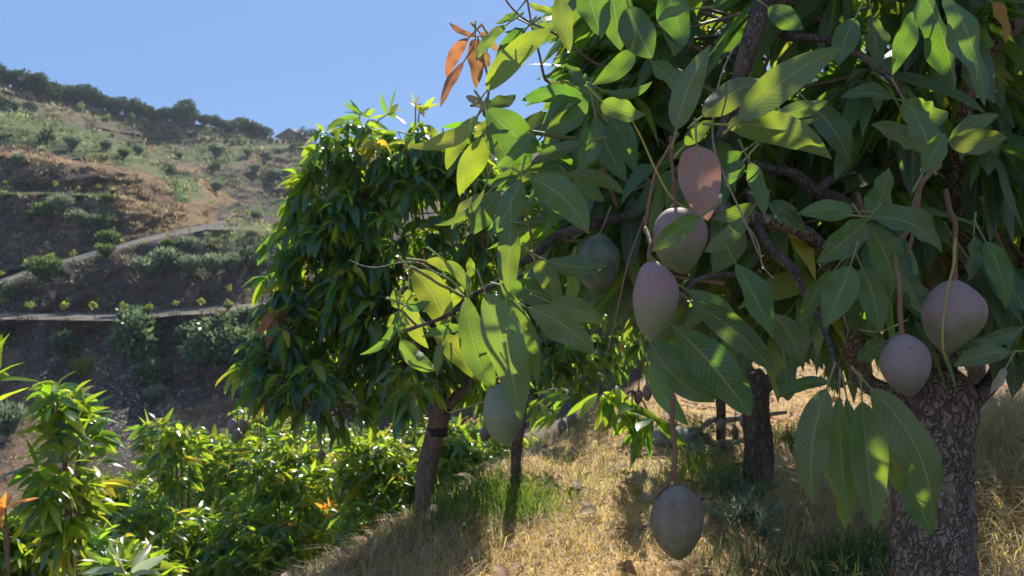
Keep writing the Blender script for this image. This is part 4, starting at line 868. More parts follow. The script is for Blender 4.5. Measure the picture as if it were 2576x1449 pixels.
BP = [
 ('tall upright mango bush with bright backlit leaves at the left', 175, 955, 1420, 3.9, 58, 62, (.12, .19), True),
 ('mango bush with two bright heads of drooping leaves beside the gully', 435, 1040, 1240, 6.2, 68, 42, (.13, .2), True),
 ('low mango bush against the left edge', 30, 1300, 1520, 4.2, 110, 90, (.11, .17), False),
 ('round mango bush in the front row with a broad pale top', 440, 1260, 1560, 5.8, 150, 190, (.10, .15), False),
 ('mango bush behind the tall upright one', 320, 1190, 1420, 7.0, 100, 100, (.11, .16), False),
 ('mango bush in the front row left of centre', 250, 1330, 1600, 5.0, 120, 120, (.10, .16), False),
 ('glossy mango bush glittering below the three small mangoes', 600, 1085, 1440, 7.4, 130, 200, (.11, .16), False),
 ('mango bush with orange tips at the top of the bush row', 690, 1025, 1330, 8.2, 115, 180, (.12, .17), False),
 ('mango bush below the lone mango', 790, 1065, 1420, 7.6, 125, 190, (.11, .16), False),
 ('mango bush with a ring of orange leaves near the terrace edge', 820, 1240, 1520, 6.4, 110, 150, (.10, .15), False),
 ('dark mango bush at the bottom under the terrace edge', 640, 1300, 1600, 5.6, 120, 150, (.10, .15), False),
 ('mango bush with yellow tips left of the banded trunk', 930, 1070, 1400, 7.2, 95, 130, (.11, .16), False),
 ('bright mango bush seen between the two middle trunks', 1190, 1045, 1300, 7.8, 90, 120, (.11, .16), False),
 ('mango bush glittering behind the banded trunk', 1080, 1045, 1320, 8.4, 100, 130, (.12, .17), False),
 ('mango bush deep behind the row of bushes', 540, 1120, 1330, 9.0, 110, 120, (.12, .18), False),
 ('small mango bush with pale leaves at the bottom left', 330, 1400, 1600, 3.6, 90, 55, (.12, .18), False),
 ('mango bush close under the terrace edge left of the banded trunk', 960, 1105, 1480, 4.9, 110, 170, (.09, .14), False),
 ('glossy mango bush right behind the foot of the banded trunk', 1150, 1110, 1400, 5.2, 90, 130, (.09, .14), False),
 ('mango bush behind the slim dark trunk', 1270, 1080, 1330, 6.2, 80, 110, (.09, .14), False),
 ('mango bush at the middle of the bush row with a pale glittering top', 730, 1100, 1500, 6.0, 120, 170, (.10, .15), False),
 ('mango bush right of the slim dark trunk', 1390, 1110, 1260, 7.2, 70, 80, (.11, .16), False),
]
for a in BP: bush(*a[:8], tall=a[8])
def sprig(label, tips, d, keys, n=(6, 9), L=(.15, .22), name='mango_sprig', down=.3):
    base = P(tips[0][0], tips[0][1] + 60, d); root = thing(name, base, label, 'leafy shoot', 'leafy shoots at the left')
    t = np.array([P(x, y, d) for x, y in tips]); dr = nrm(rng.normal(size=t.shape) * .3 + np.array([.1, -.1, .8]))
    f = whorls(t, dr, n, L, droop=down, keys=keys, kp=[1 / len(keys)] * len(keys), nu=8, spread=1.1, wr=.25)
    part('leaves', root, f['V'], f['Fq'], M_LEAF_FAR, uv=f['uv'], cols=f['cols'])
    lst = [tube(np.array([base + [0, 0, -.25], (base + q) / 2, q]), [.006, .005, .004], 6, 8) for q in t]
    part('twig', root, *merge(lst), M_TWIG)
sprig('bright yellow-green leaves reaching in at the left edge', [(-30, 900), (-20, 960), (-40, 1010)], 2.4, ['b'], L=(.11, .15))
sprig('orange young leaves low at the left edge', [(15, 1275), (-5, 1300)], 3.3, ['o', 'a'], L=(.08, .12), n=(4, 6))
sprig('orange flush of young leaves on top of the bushes', [(850, 1165)], 5.6, ['o', 'y', 'a'], L=(.08, .12), n=(7, 9))
sprig('ring of yellow-orange leaves low in the bushes', [(822, 1285), (828, 1275)], 5.6, ['a'], L=(.08, .12), n=(9, 11))
sprig('yellow young leaves left of the banded trunk', [(905, 1195), (950, 1130)], 5.6, ['y', 'a'], L=(.09, .13), n=(8, 10))
sprig('pale leaf fan at the bottom left', [(330, 1440), (300, 1460)], 3.2, ['b', 'g', 'w'], L=(.14, .18), n=(9, 12))
sprig('two orange tipped heads above the bush row', [(655, 1035), (640, 1050)], 6.2, ['o', 'a', 'y'], L=(.10, .14))
sprig('yellow young shoot standing on top of the middle tree', [(1045, 262), (1060, 275)], 5.4, ['y', 'b'], L=(.10, .15), n=(6, 8))
sprig('green shoots standing up from the top of the middle tree', [(905, 290), (930, 300), (980, 285)], 5.4, ['b', 'g'], L=(.13, .19))

# ------------------------------------------------------------------ grass
def blades(root, lean, hgt, wid, n_bl_col, mat, name, label, cat, group=None, kind='stuff', parent=None, seg=2):
    n = len(root)
    d = np.stack([rng.normal(size=n), rng.normal(size=n), np.zeros(n)], -1); d = nrm(d)
    h = hgt[:, None]; le = lean[:, None]
    p0 = root; p1 = root + np.array([0, 0, 1.]) * h * .55 + d * h * le * .35; p2 = root + np.array([0, 0, 1.]) * h * (1 - le * .45) + d * h * le
    s = nrm(np.cross(d + rng.normal(size=d.shape) * .5, [0, 0, 1.])) * wid[:, None] * .5
    V = np.stack([p0 - s, p0 + s, p1 - s * .8, p1 + s * .8, p2 - s * .15, p2 + s * .15], 1).reshape(-1, 3)
    f = np.array([[0, 1, 3, 2], [2, 3, 5, 4]]); Fq = (f[None] + (np.arange(n) * 6)[:, None, None]).reshape(-1, 4)
    c, tr = n_bl_col
    o = part(name, parent, V, Fq, mat, cols={'col': np.repeat(c, 6, 0), 'tr': np.repeat(tr, 6, 0)})
    if parent is None: tag(o, label, cat, group, kind)
    return o
def gcol(base, n, j=.3):
    b = np.array(base) * (1 + j * rng.uniform(-1, 1, (n, 1))) * (1 + .1 * rng.uniform(-1, 1, (n, 3)))
    return b, np.clip(b * 1.15, 0, .9)
def dry_grass():
    n = 150000
    x = rng.uniform(-1.6, 5.0, n); y = 2.2 + rng.random(n) ** 1.5 * 9; s = gs(x, y)
    px_, py_, _ = pix(np.stack([x, y, gz(x, y)], -1))
    cl = vnoise(x * 3.1, y * 3.1, 5) * .6 + vnoise(x * 9, y * 9, 6) * .4
    keep = (s > -.5) & (rng.random(n) < .25 + cl) & (px_ < 2750) & (py_ < 1560)
    x, y, s, cl = x[keep], y[keep], s[keep], cl[keep]; n = len(x)
    r = np.stack([x, y, gz(x, y) - .005], -1)
    short = np.clip(1 - np.abs(s - .75) / .9, 0, 1)              # trodden path in the middle
    h = (.018 + .055 * cl) * rng.uniform(.5, 1.6, n) * (1.25 - .75 * short)
    h = np.where(s > 1.9, h * 1.9, h)
    gold = np.array((.95, .60, .25)); grey = np.array((.56, .42, .27))
    f = np.clip(short * 1.3 + rng.normal(size=n) * .2, 0, 1)[:, None]
    grey = np.where(s[:, None] > 1.9, np.array((.36, .30, .235)), grey)  # straw on the right bank: its shade is put into the blade colour
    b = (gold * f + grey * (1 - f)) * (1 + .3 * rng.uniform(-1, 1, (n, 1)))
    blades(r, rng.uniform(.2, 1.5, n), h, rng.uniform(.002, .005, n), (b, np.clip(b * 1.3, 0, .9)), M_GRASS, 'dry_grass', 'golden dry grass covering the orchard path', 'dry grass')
dry_grass()
def ramp_litter():
    n = 9000; x = rng.uniform(-1.2, 4, n); y = rng.uniform(2.4, 9, n); k = gs(x, y) > -.3; x, y = x[k], y[k]; n = len(x)
    p0 = np.stack([x, y, gz(x, y) + .012], -1); a = rng.uniform(0, 6.28, n); L = np.where(rng.random(n) < .10, rng.uniform(.08, .15, n), rng.uniform(.015, .05, n))
    d = np.stack([np.cos(a), np.sin(a), rng.uniform(-.1, .3, n)], -1)
    p2 = p0 + d * L[:, None]; p1 = (p0 + p2) / 2 + np.array([0, 0, .15]) * L[:, None]
    V, Fq, uv, li = leaves(p0, p1, p2, L * rng.uniform(.2, .45, n), nrm(rng.normal(size=(n, 3)) * .3 + [0, 0, 1]), nu=4, nv=2, fold=.5, wave=.1)
    base = np.array([(.34, .20, .11), (.22, .13, .09), (.46, .36, .26), (.40, .17, .07)])[rng.choice(4, n, p=[.35, .25, .28, .12])]
    o = part('leaf_litter', None, V, Fq, M_SCRUB, uv=uv, cols={'col': base[li], 'tr': (base * .6)[li]})
    tag(o, 'brown fallen leaves and straw bits scattered over the dry grass', 'leaf litter', kind='stuff')
ramp_litter()
def tuft(label, px, py, rad, n, h, col, lean=(.2, .9), group='green grass tufts by the path', name='grass_tuft', wid=.004, spreadx=1.0):
    c = ground_hit(px, py); a = rng.uniform(0, 6.28, n); q = rad * rng.random(n) ** .6
    x = c[0] + np.cos(a) * q * spreadx; y = c[1] + np.sin(a) * q; x = x.astype(float)
    r = np.stack([x, y, gz(x, y) - .005], -1); b = gcol(col, n)
    b = (b[0], np.clip(b[0] * np.array([2.2, 2.0, .8]), 0, .8))
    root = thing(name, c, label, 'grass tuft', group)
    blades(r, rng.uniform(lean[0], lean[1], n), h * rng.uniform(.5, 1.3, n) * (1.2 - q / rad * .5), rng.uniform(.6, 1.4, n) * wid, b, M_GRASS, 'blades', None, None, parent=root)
GG = (.12, .19, .045)
tuft('big bright green grass tuft left of the slim dark trunk', 1235, 1285, .32, 900, .24, GG, (.2, .8), spreadx=1.0)
tuft('green grass around the foot of the slim dark trunk', 1340, 1290, .25, 300, .13, GG)
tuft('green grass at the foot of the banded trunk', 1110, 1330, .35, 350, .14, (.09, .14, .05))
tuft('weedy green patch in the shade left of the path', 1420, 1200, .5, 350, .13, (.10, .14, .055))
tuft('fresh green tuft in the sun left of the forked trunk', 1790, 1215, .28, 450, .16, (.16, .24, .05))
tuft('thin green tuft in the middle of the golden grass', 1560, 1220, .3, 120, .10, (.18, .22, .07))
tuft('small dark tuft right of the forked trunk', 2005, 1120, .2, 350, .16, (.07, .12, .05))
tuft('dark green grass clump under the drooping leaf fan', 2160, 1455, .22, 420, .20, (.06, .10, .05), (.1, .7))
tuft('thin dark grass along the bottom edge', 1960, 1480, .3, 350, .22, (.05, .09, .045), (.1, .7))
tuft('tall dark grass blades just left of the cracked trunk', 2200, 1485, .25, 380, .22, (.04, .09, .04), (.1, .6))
GD = 'clumps of dry straw grass'
DRY = (.40, .31, .21)
for i, (lab, x, y, r_, n_, h_) in enumerate([
    ('pale straw clump right of the cracked trunk', 2500, 1290, .45, 1500, .20), ('grey straw bank near the top right of the cracked trunk', 2530, 1120, .6, 2200, .26),
    ('grey straw at the bottom right corner', 2520, 1420, .5, 1800, .20), ('shaded straw at the bottom left of the path', 900, 1420, .6, 2400, .10),
    ('straw clump below the foot of the banded trunk', 1180, 1370, .5, 1700, .11), ('sunlit straw ridge in the middle of the path', 1480, 1330, .6, 2600, .08),
    ('straw along the far bend of the path', 1560, 1080, .6, 1200, .14), ('straw around the foot of the forked trunk', 2060, 1300, .5, 1800, .12)]):
    tuft(lab, x, y, r_, n_, h_, DRY, (.3, 1.6), GD, 'straw_clump', .0035)
# a grey-green weed with thin stems
def weed(label, px, py, rad, n, h, col):
    c = ground_hit(px, py); root = thing('weed', c, label, 'weed', 'feathery weeds')
    m = 26; st = []; V_ = []
    tips = []; drs = []
    for i in range(m):
        a = rng.uniform(0, 6.28); e = c + np.array([math.cos(a) * rad * rng.random(), math.sin(a) * rad * rng.random(), h * rng.uniform(.4, 1)])
        b0 = c + (e - c) * np.array([.3, .3, 0]); st.append(tube(np.array([b0, (b0 + e) / 2, e]), [.003, .002, .001], 5, 6))
        for q in np.linspace(.2, 1, 9): tips.append(b0 + (e - b0) * q); drs.append(e - b0)
    part('stems', root, *merge(st), M_TWIGG)
    f = whorls(np.array(tips), np.array(drs), (7, 11), (.02, .045), droop=.1, wr=.25, nu=2, spread=1.2)
    k = len(f['V']); cc = np.tile(np.array(col), (k, 1)) * rng.uniform(.7, 1.3, (k, 1))
    part('leaves', root, f['V'], f['Fq'], M_SCRUB, uv=f['uv'], cols={'col': cc, 'tr': cc * 1.2})
weed('grey-green feathery weed in the shadow at the foot of the forked trunk', 1900, 1330, .26, 0, .12, (.26, .30, .19))
weed('grey-green feathery weed near the flat grey rock', 1760, 1130, .35, 0, .14, (.26, .29, .17))
weed('small feathery weed lit in front of the forked trunk', 1850, 1250, .22, 0, .10, (.22, .25, .15))
def rock(label, px, py, r, sc, group='grey stones'):
    c = ground_hit(px, py); root_v = []
    u, v = np.meshgrid(np.linspace(0, 2 * math.pi, 24, endpoint=False), np.linspace(0, math.pi, 14))
    X = np.sin(v) * np.cos(u); Y = np.sin(v) * np.sin(u); Zz = np.cos(v)
    q = 1 + .9 * fbm(X * 1.4 + px, Y * 1.4 + Zz * 1.1, 9, 4); V = np.stack([X * sc[0], Y * sc[1], Zz * sc[2]], -1) * q[..., None] * r + c + [0, 0, sc[2] * r * .35]
    nr, nc = X.shape; i, j = np.meshgrid(np.arange(nr - 1), np.arange(nc), indexing='ij'); j2 = (j + 1) % nc
    Fq = np.stack([i * nc + j, i * nc + j2, (i + 1) * nc + j2, (i + 1) * nc + j], -1).reshape(-1, 4)
    tag(part('rock', None, V.reshape(-1, 3), Fq, M_ROCK), label, 'rock', group)
rock('flat grey rock beside the path, left of the forked trunk', 1705, 1112, .12, (1.4, 1, .6))
rock('small pale stone in the straw right of the forked trunk', 2070, 1225, .04, (1, 1, .7))
rock('small pale stone at the shaded bottom left', 1195, 1400, .03, (1.2, 1, .7))
fb = ground_hit(2000, 1105)
fbt = thing('fallen_branch', fb, 'dead forked branch lying on the ground behind the forked trunk', 'branch')
a0 = ground_hit(1740, 1120); a1 = ground_hit(1830, 1095)
part('wood', fbt, *tube(np.array([a0 + [0, 0, .05], (a0 + a1) / 2 + [0, 0, .12], a1 + [0, 0, .1], a1 + [.4, .1, .12]]), [.012, .018, .022, .012], 8, 24, .2), M_DRY)

# ------------------------------------------------------------------ plants on the hillside
def on_hill(px, py, lift=0):
    d = float(hill_depth(np.array([float(px)]), np.array([float(py)]))[0]); return P(px, py, d), d
ORD = ['first', 'second', 'third', 'fourth', 'fifth', 'sixth', 'seventh', 'eighth', 'ninth', 'tenth', 'eleventh', 'twelfth', 'thirteenth', 'fourteenth', 'fifteenth', 'sixteenth', 'seventeenth', 'eighteenth', 'nineteenth', 'twentieth', 'twenty-first', 'twenty-second', 'twenty-third', 'twenty-fourth', 'twenty-fifth', 'twenty-sixth']
def proto_mesh(name, kind, n, col, tr, elong=1.0, mat=M_SCRUB, leafsz=.16):
    """unit-radius plant: many small leaf faces through a lumpy crown; base at z=0"""
    c = [(rng.uniform(-.45, .45), rng.uniform(-.45, .45), rng.uniform(.35, 1.25) * elong) for _ in range(7)]
    balls = [(np.array(q), np.array([rng.uniform(.35, .6)] * 3) * [1, 1, .9]) for q in c]
    if kind == 'spiky':
        a = rng.uniform(0, 6.28, n); t = rng.random(n); e = rng.uniform(.15, 1.0, n)
        d = nrm(np.stack([np.cos(a) * e, np.sin(a) * e, np.full(n, 1.1)], -1)); p = d * (t ** .6)[:, None] * np.array([1, 1, 1.5 * elong]); dr = d
    else: p, dr = crown_points(balls, n, .3)
    m = len(p); L = leafsz * rng.uniform(.6, 1.5, (m, 1)); dd = nrm(dr + rng.normal(size=(m, 3)) * (.25 if kind == 'spiky' else .8))
    p2 = p + dd * L; V, Fq, uv, li = leaves(p, (p + p2) / 2 + rng.normal(size=(m, 3)) * .01, p2, L[:, 0] * (.3 if kind == 'spiky' else .6), nrm(rng.normal(size=(m, 3))), nu=2, nv=2, wave=0)
    k = rng.uniform(.6, 1.4, (m, 1)); cc = (np.array(col) * k)[li]; tt = (np.array(tr) * k)[li]
    me = mk_mesh(name, V, Fq, uv, {'col': cc, 'tr': np.clip(tt, 0, .8)}); me.materials.append(mat); return me
tvv, tff = tube(np.array([[0, 0, -.4], [.03, 0, .3], [-.02, .02, .8]]), [.09, .07, .04], 7, 9, .1)
ME_TR = mk_mesh('trunk', tvv, tff); ME_TR.materials.append(M_BARK2)
KIND = {
 'ridge': [proto_mesh('crown', 'round', 1500, (.030, .055, .028), (.07, .11, .03), 1.0, M_SCRUB, .17) for _ in range(4)],
 'hedge': [proto_mesh('crown', 'round', 350, (.03, .06, .03), (.06, .10, .03), .9, M_SCRUB, .26) for _ in range(3)],
 'sage': [proto_mesh('crown', 'spiky', 1100, (.17, .22, .15), (.26, .32, .17), .75, M_SCRUB, .24) for _ in range(4)],
 'green': [proto_mesh('crown', 'spiky', 1100, (.065, .125, .045), (.15, .23, .06), .7, M_SCRUB, .24) for _ in range(3)],
 'reed': [proto_mesh('crown', 'round', 1300, (.085, .14, .07), (.15, .22, .09), .8, M_LEAF_FAR, .22) for _ in range(3)],
 'yellow': [proto_mesh('crown', 'round', 800, (.20, .22, .04), (.40, .42, .05), .7, M_SCRUB, .16) for _ in range(1)],
 'pale': [proto_mesh('crown', 'round', 260, (.17, .21, .09), (.35, .42, .12), 1.0, M_SCRUB, .32) for _ in range(3)],
 'sapling': [proto_mesh('crown', 'round', 90, (.20, .23, .05), (.48, .50, .07), 1.1, M_SCRUB, .55) for _ in range(4)],
}
def plant(name, kind, px, py, rpx, label, cat, group, trunk=False, hz=1.0, i=0, stem=0.0):
    p, d = on_hill(px, py); r = rpx / F * d
    root = thing(name, p, label, cat, group); rot = rng.uniform(0, 6.28)
    root.rotation_euler = (0, 0, rot); root.scale = (r, r, r * hz)
    o = bpy.data.objects.new('crown', KIND[kind][i % len(KIND[kind])]); COL.objects.link(o); o.parent = root; o.location = (0, 0, stem)
    if trunk:
        t = bpy.data.objects.new('trunk', ME_TR); COL.objects.link(t); t.parent = root
        t.scale = (1, 1, max(1, stem * 1.5))
    return root
# trees along the ridge
RT = [(5, 205, 26), (32, 212, 20), (58, 222, 27), (85, 232, 26), (108, 238, 27), (132, 244, 22), (160, 248, 20), (182, 252, 24), (205, 258, 24), (228, 262, 22), (250, 268, 21), (272, 274, 20),
      (298, 280, 20), (322, 286, 19), (342, 290, 25), (366, 294, 20), (388, 298, 17), (410, 298, 17), (434, 300, 16), (455, 300, 22), (478, 302, 26), (512, 308, 13), (540, 313, 16), (568, 322, 15), (584, 326, 14), (622, 332, 20), (645, 336, 19), (668, 340, 16)]
for i, (x, y, r) in enumerate(RT):
    plant('ridge_tree', 'ridge', x, y + 9, r * 1.5, '%s dark tree from the left along the skyline ridge' % (ORD[i] if i < 26 else ['', 'next to last', 'last'][i - 25]), 'tree', 'dark trees along the ridge', True, .85, i, .1)
# rows of planted saplings
rows = {
 'on the outer edge of the lower gravel track': [(8, 230, 684, 112), (8, 475, 692, 116), (8, 690, 684, 108), (8, 895, 672, 100), (8, 1085, 668, 84), (8, 1280, 655, 92), (8, 1470, 645, 96), (8, 1655, 632, 84), (8, 1835, 615, 76)],
 'on the inner edge of the lower gravel track': [(8, 30, 622, 80), (8, 265, 612, 76), (8, 510, 608, 74), (8, 720, 602, 72), (8, 1105, 536, 38), (8, 1290, 530, 38), (8, 1490, 505, 40), (8, 1665, 532, 88), (8, 1803, 520, 52)],
 'along the rising upper track': [(8, 10, 425, 80), (8, 200, 382, 110), (8, 375, 328, 105), (8, 535, 282, 88), (8, 720, 235, 88), (8, 890, 195, 76), (8, 1050, 185, 60), (8, 1215, 110, 50), (8, 1370, 78, 50), (8, 1400, 185, 60), (8, 1570, 205, 56)],
 'on the green edged ledge at the far left': [(7, 38, 1010, 55), (7, 235, 1022, 50), (7, 412, 1030, 66), (7, 573, 1046, 52), (7, 720, 1052, 66), (7, 820, 1012, 30)],
 'on the thin ledge behind the spur': [(7, 1640, 1088, 44), (7, 1730, 1085, 40), (7, 1795, 1082, 38), (7, 1920, 1080, 42), (7, 1985, 1080, 38), (7, 2040, 1080, 36)],
 'in the highest row of seedlings on the far slope': [(7, 1755, 865, 22), (7, 1810, 866, 20), (7, 1860, 868, 22), (7, 1905, 870, 20), (7, 1965, 872, 22), (7, 2025, 875, 20), (7, 2080, 878, 20)],
 'on the grassy shelf beside the spur end': [(7, 1505, 1305, 60), (7, 1660, 1305, 74), (7, 1720, 1280, 50), (7, 1795, 1245, 76), (7, 1860, 1210, 46), (7, 1925, 1240, 44), (7, 1965, 1235, 40), (7, 2005, 1240, 40)],
}
for row, lst in rows.items():
    for i, (k, x, y, h) in enumerate(lst):
        X, Y = Z(k, x, y); hp = h * ZT[k][2]; r = hp * .26
        root = plant('sapling', 'sapling', X, Y, r, '%s sapling from the left %s' % (ORD[i], row), 'sapling', 'saplings planted ' + row, True, 1.0, i, 2.6)
# bigger pale saplings on the upper slope
UP = [(100, 262, 60), (435, 395, 60), (590, 445, 70), (675, 470, 60), (780, 520, 60), (860, 500, 56), (955, 545, 90), (1040, 535, 62), (1140, 575, 48), (1280, 505, 34), (1510, 590, 52), (1590, 615, 44), (1740, 650, 56), (820, 640, 56), (745, 510, 40), (330, 560, 50), (455, 600, 50), (1215, 640, 44), (1300, 640, 44)]
UP.sort()
for i, (x, y, h) in enumerate(UP):
    X, Y = Z(7, x, y); plant('pale_sapling', 'pale', X, Y, h * .3472 * .42, '%s pale green young tree from the left on the upper slope' % ORD[i], 'young tree', 'pale young trees on the upper slope', True, 1.1, i, .3)
HG = list(range(930, 1400, 46)) + [1470, 1510, 1550] + list(range(1640, 2120, 46))
for i, x in enumerate(HG):
    X, Y = Z(7, x, 695 + (x - 930) * -.012 + rng.uniform(-5, 5)); plant('hedge_shrub', 'hedge', X, Y, 7.5 * rng.uniform(.8, 1.2), '%s dark shrub from the left in the row under the huts' % (ORD[i] if i < 26 else 'last'), 'shrub', 'dark shrubs in a row on the far slope', False, 1.1, i)
SH = [  # zoom, x, base y, radius (zoom px), kind, label
 (8, 1050, 400, 72, 'sage', 'leftmost of five sage bushes under the upper ledge'), (8, 1210, 350, 80, 'sage', 'second of five sage bushes under the upper ledge'), (8, 1385, 385, 72, 'sage', 'middle of five sage bushes under the upper ledge'),
 (8, 1550, 375, 72, 'sage', 'fourth of five sage bushes under the upper ledge'), (8, 1690, 345, 58, 'sage', 'rightmost of five sage bushes under the upper ledge'), (8, 1820, 330, 60, 'hedge', 'dark bush right of the five sage bushes'),
 (8, 325, 430, 92, 'green', 'round green bush on the bank below the rising track'), (8, 90, 510, 42, 'reed', 'small leafy bush left of the round green bush'), (8, 770, 250, 50, 'green', 'bright bush at the edge of the rising track'),
 (8, 1225, 190, 40, 'green', 'green bush on the ledge right of the rising track'), (8, 1360, 200, 50, 'sage', 'pale flat bush on the ledge right of the rising track'), (8, 790, 170, 60, 'green', 'dark green bush above the rising track'),
 (8, 960, 740, 62, 'reed', 'white flecked bush just under the lower track'), (8, 980, 900, 110, 'reed', 'tall leafy bush hanging down the bank in the centre'), (8, 1040, 1010, 60, 'reed', 'lower end of the leafy strip down the bank'),
 (8, 1075, 1180, 85, 'reed', 'green bush low on the bank above the gully'), (8, 460, 900, 58, 'reed', 'whitish bush on the left of the cut bank'), (8, 615, 1085, 66, 'yellow', 'yellow flowering bush on the cut bank'),
 (8, 1380, 900, 80, 'reed', 'left bush of the reedy thicket on the bank'), (8, 1500, 950, 95, 'reed', 'second bush of the reedy thicket on the bank'), (8, 1640, 990, 105, 'reed', 'largest middle bush of the reedy thicket on the bank'),
 (8, 1780, 1000, 95, 'reed', 'right bush of the reedy thicket on the bank'), (8, 1790, 850, 70, 'reed', 'upper right bush of the reedy thicket on the bank'), (8, 1580, 830, 80, 'reed', 'upper middle bush of the reedy thicket on the bank'),
 (8, 1760, 740, 62, 'sage', 'grey fluffy bush just under the lower track'), (8, 1060, 665, 36, 'green', 'small bush on the lower track itself'), (8, 1655, 620, 26, 'green', 'bright seedling bush at the track edge'),
 (8, 10, 830, 50, 'reed', 'white flecked bush at the left edge of the cut bank'), (8, 60, 1350 + 200, 110, 'sage', 'dark sage bush low at the left edge'), (8, 1130, 1300, 60, 'sage', 'grey bush beside the gully'),
 (7, 340, 1240, 84, 'green', 'bright green bush under the ledge at left'), (7, 450, 1200, 84, 'sage', 'grey sage bush under the ledge'), (7, 570, 1270, 62, 'sage', 'sage bush right of the bright green one'), (7, 680, 1285, 56, 'sage', 'last sage bush right of the bright green one'),
 (7, 780, 1120, 46, 'green', 'dark green bush at the end of the ledge'), (7, 800, 1420, 46, 'green', 'small green bush above the rising track'), (7, 770, 1310, 60, 'hedge', 'dark bush above the small green one'),
 (7, 1232, 915, 42, 'hedge', 'dark round bush on the flank of the spur'), (7, 1552, 890, 38, 'hedge', 'dark round bush on the slope behind the spur'), (7, 1572, 1040, 52, 'sage', 'grey bush at the foot of the slope behind the spur'),
 (7, 1575, 790, 66, 'sage', 'tall grey-green tree-like bush on the far slope'), (7, 1300, 790, 30, 'green', 'green bush on the far slope below the row'), (7, 30, 440, 50, 'hedge', 'leftmost dark bush on the upper slope'), (7, 105, 455, 50, 'sage', 'dark sage bush on the upper slope at left'),
 (7, 200, 440, 32, 'hedge', 'left one of a dark pair on the upper slope'), (7, 248, 445, 26, 'hedge', 'right one of a dark pair on the upper slope'), (7, 345, 675, 48, 'hedge', 'dark bush in the green band at left'), (7, 530, 730, 62, 'sage', 'large sage bush in the green band'),
 (7, 770, 740, 52, 'sage', 'sage bush in the middle of the green band'), (7, 1005, 770, 50, 'sage', 'grey bush at the lower green band'), (7, 900, 790, 46, 'green', 'green bush low in the green band'), (7, 1800, 780, 40, 'sage', 'grey bush near the right end of the far slope'),
 (7, 1930, 800, 42, 'sage', 'grey bush right of the other on the far slope'), (7, 2128, 725, 26, 'hedge', 'left one of two dark bushes beside the middle tree'), (7, 2180, 725, 26, 'hedge', 'right one of two dark bushes beside the middle tree'),
 (7, 1850, 900, 46, 'sage', 'sage bush above the thin ledge'), (7, 1990, 940, 46, 'sage', 'sage bush close to the middle tree'), (7, 1855, 1240, 46, 'sage', 'pale bush on the grassy shelf'), (7, 140, 840, 52, 'sage', 'pale bush on the orange ledge at left'),
 (7, 210, 1230, 40, 'green', 'small green bush below the ledge at far left'), (7, 2190, 655, 40, 'hedge', 'dark tree right of the gabled hut'), (7, 2260, 650, 36, 'hedge', 'dark tree at the end of the ridge above the middle tree')]
for i, (k, x, y, r, kind, lab) in enumerate(SH):
    X, Y = Z(k, x, y); plant('hillside_bush', kind, X, Y, r * .3472 * (1.85 if k == 8 else 1.4), lab, 'bush', 'bushes on the hillside', False, 1.0, i)
# uncounted low scrub and grass tufts over the slope
def scrub():
    n = 42000; x = rng.uniform(-250, 800, n); y = rng.uniform(215, 1260, n)
    ym = for_y(LINES[-1], x); Y5 = for_y(LINES[5], x); Y6 = for_y(LINES[6], x); Y7 = for_y(LINES[7], x); Y8 = for_y(LINES[8], x)
    bad = (y < ym) | ((y < Y5 - 2) & (y > Y6 + 3)) | ((y < Y7 - 1) & (y > Y8 + 2) & (x < 560))
    face = (y > Y5) | ((y < Y6) & (y > Y7)); pr = np.where(face, .40, 1.0) * np.clip(.1 + 1.6 * (vnoise(x * .035, y * .05, 91) - .3), 0.03, 1)
    k = ~bad & (rng.random(n) < pr); x, y = x[k], y[k]; n = len(x)
    d = hill_depth(x, y); p = P(x, y, d); hc = hill_col(x, y)
    q = 9; pi = np.repeat(np.arange(n), q); m = len(pi)
    size = (rng.uniform(3.0, 10.5, n) / F * d)[pi]
    a = rng.uniform(0, 6.28, m); e = rng.uniform(.2, 1.1, m)
    dr = nrm(np.stack([np.cos(a) * e, np.sin(a) * e, np.ones(m)], -1)); p0 = p[pi] + dr * (size * .2)[:, None] * rng.normal(size=(m, 1)) + np.stack([np.cos(a), np.sin(a), a * 0], -1) * (size * .4)[:, None]
    p2 = p0 + dr * size[:, None] * rng.uniform(.6, 1.4, (m, 1))
    V, Fq, uv, li = leaves(p0, (p0 + p2) / 2, p2, size * .35, nrm(rng.normal(size=(m, 3))), nu=2, nv=1, wave=0)
    alt = np.array([(.11, .15, .08), (.34, .25, .14), (.09, .12, .06), (.20, .22, .13)])[rng.choice(4, n, p=[.33, .20, .33, .14])]
    c = (hc * .55 + alt * .45) * rng.choice([.55, .9, 1.3, 1.8], (n, 1)) * rng.uniform(.85, 1.15, (n, 1)); c = c[pi][li]
    o = part('hillside_scrub', None, V, Fq, M_SCRUB, uv=uv, cols={'col': c, 'tr': np.clip(c * 1.4, 0, .8)})
    tag(o, 'low dry scrub and grass over the terraced hillside', 'scrub', kind='stuff')
scrub()
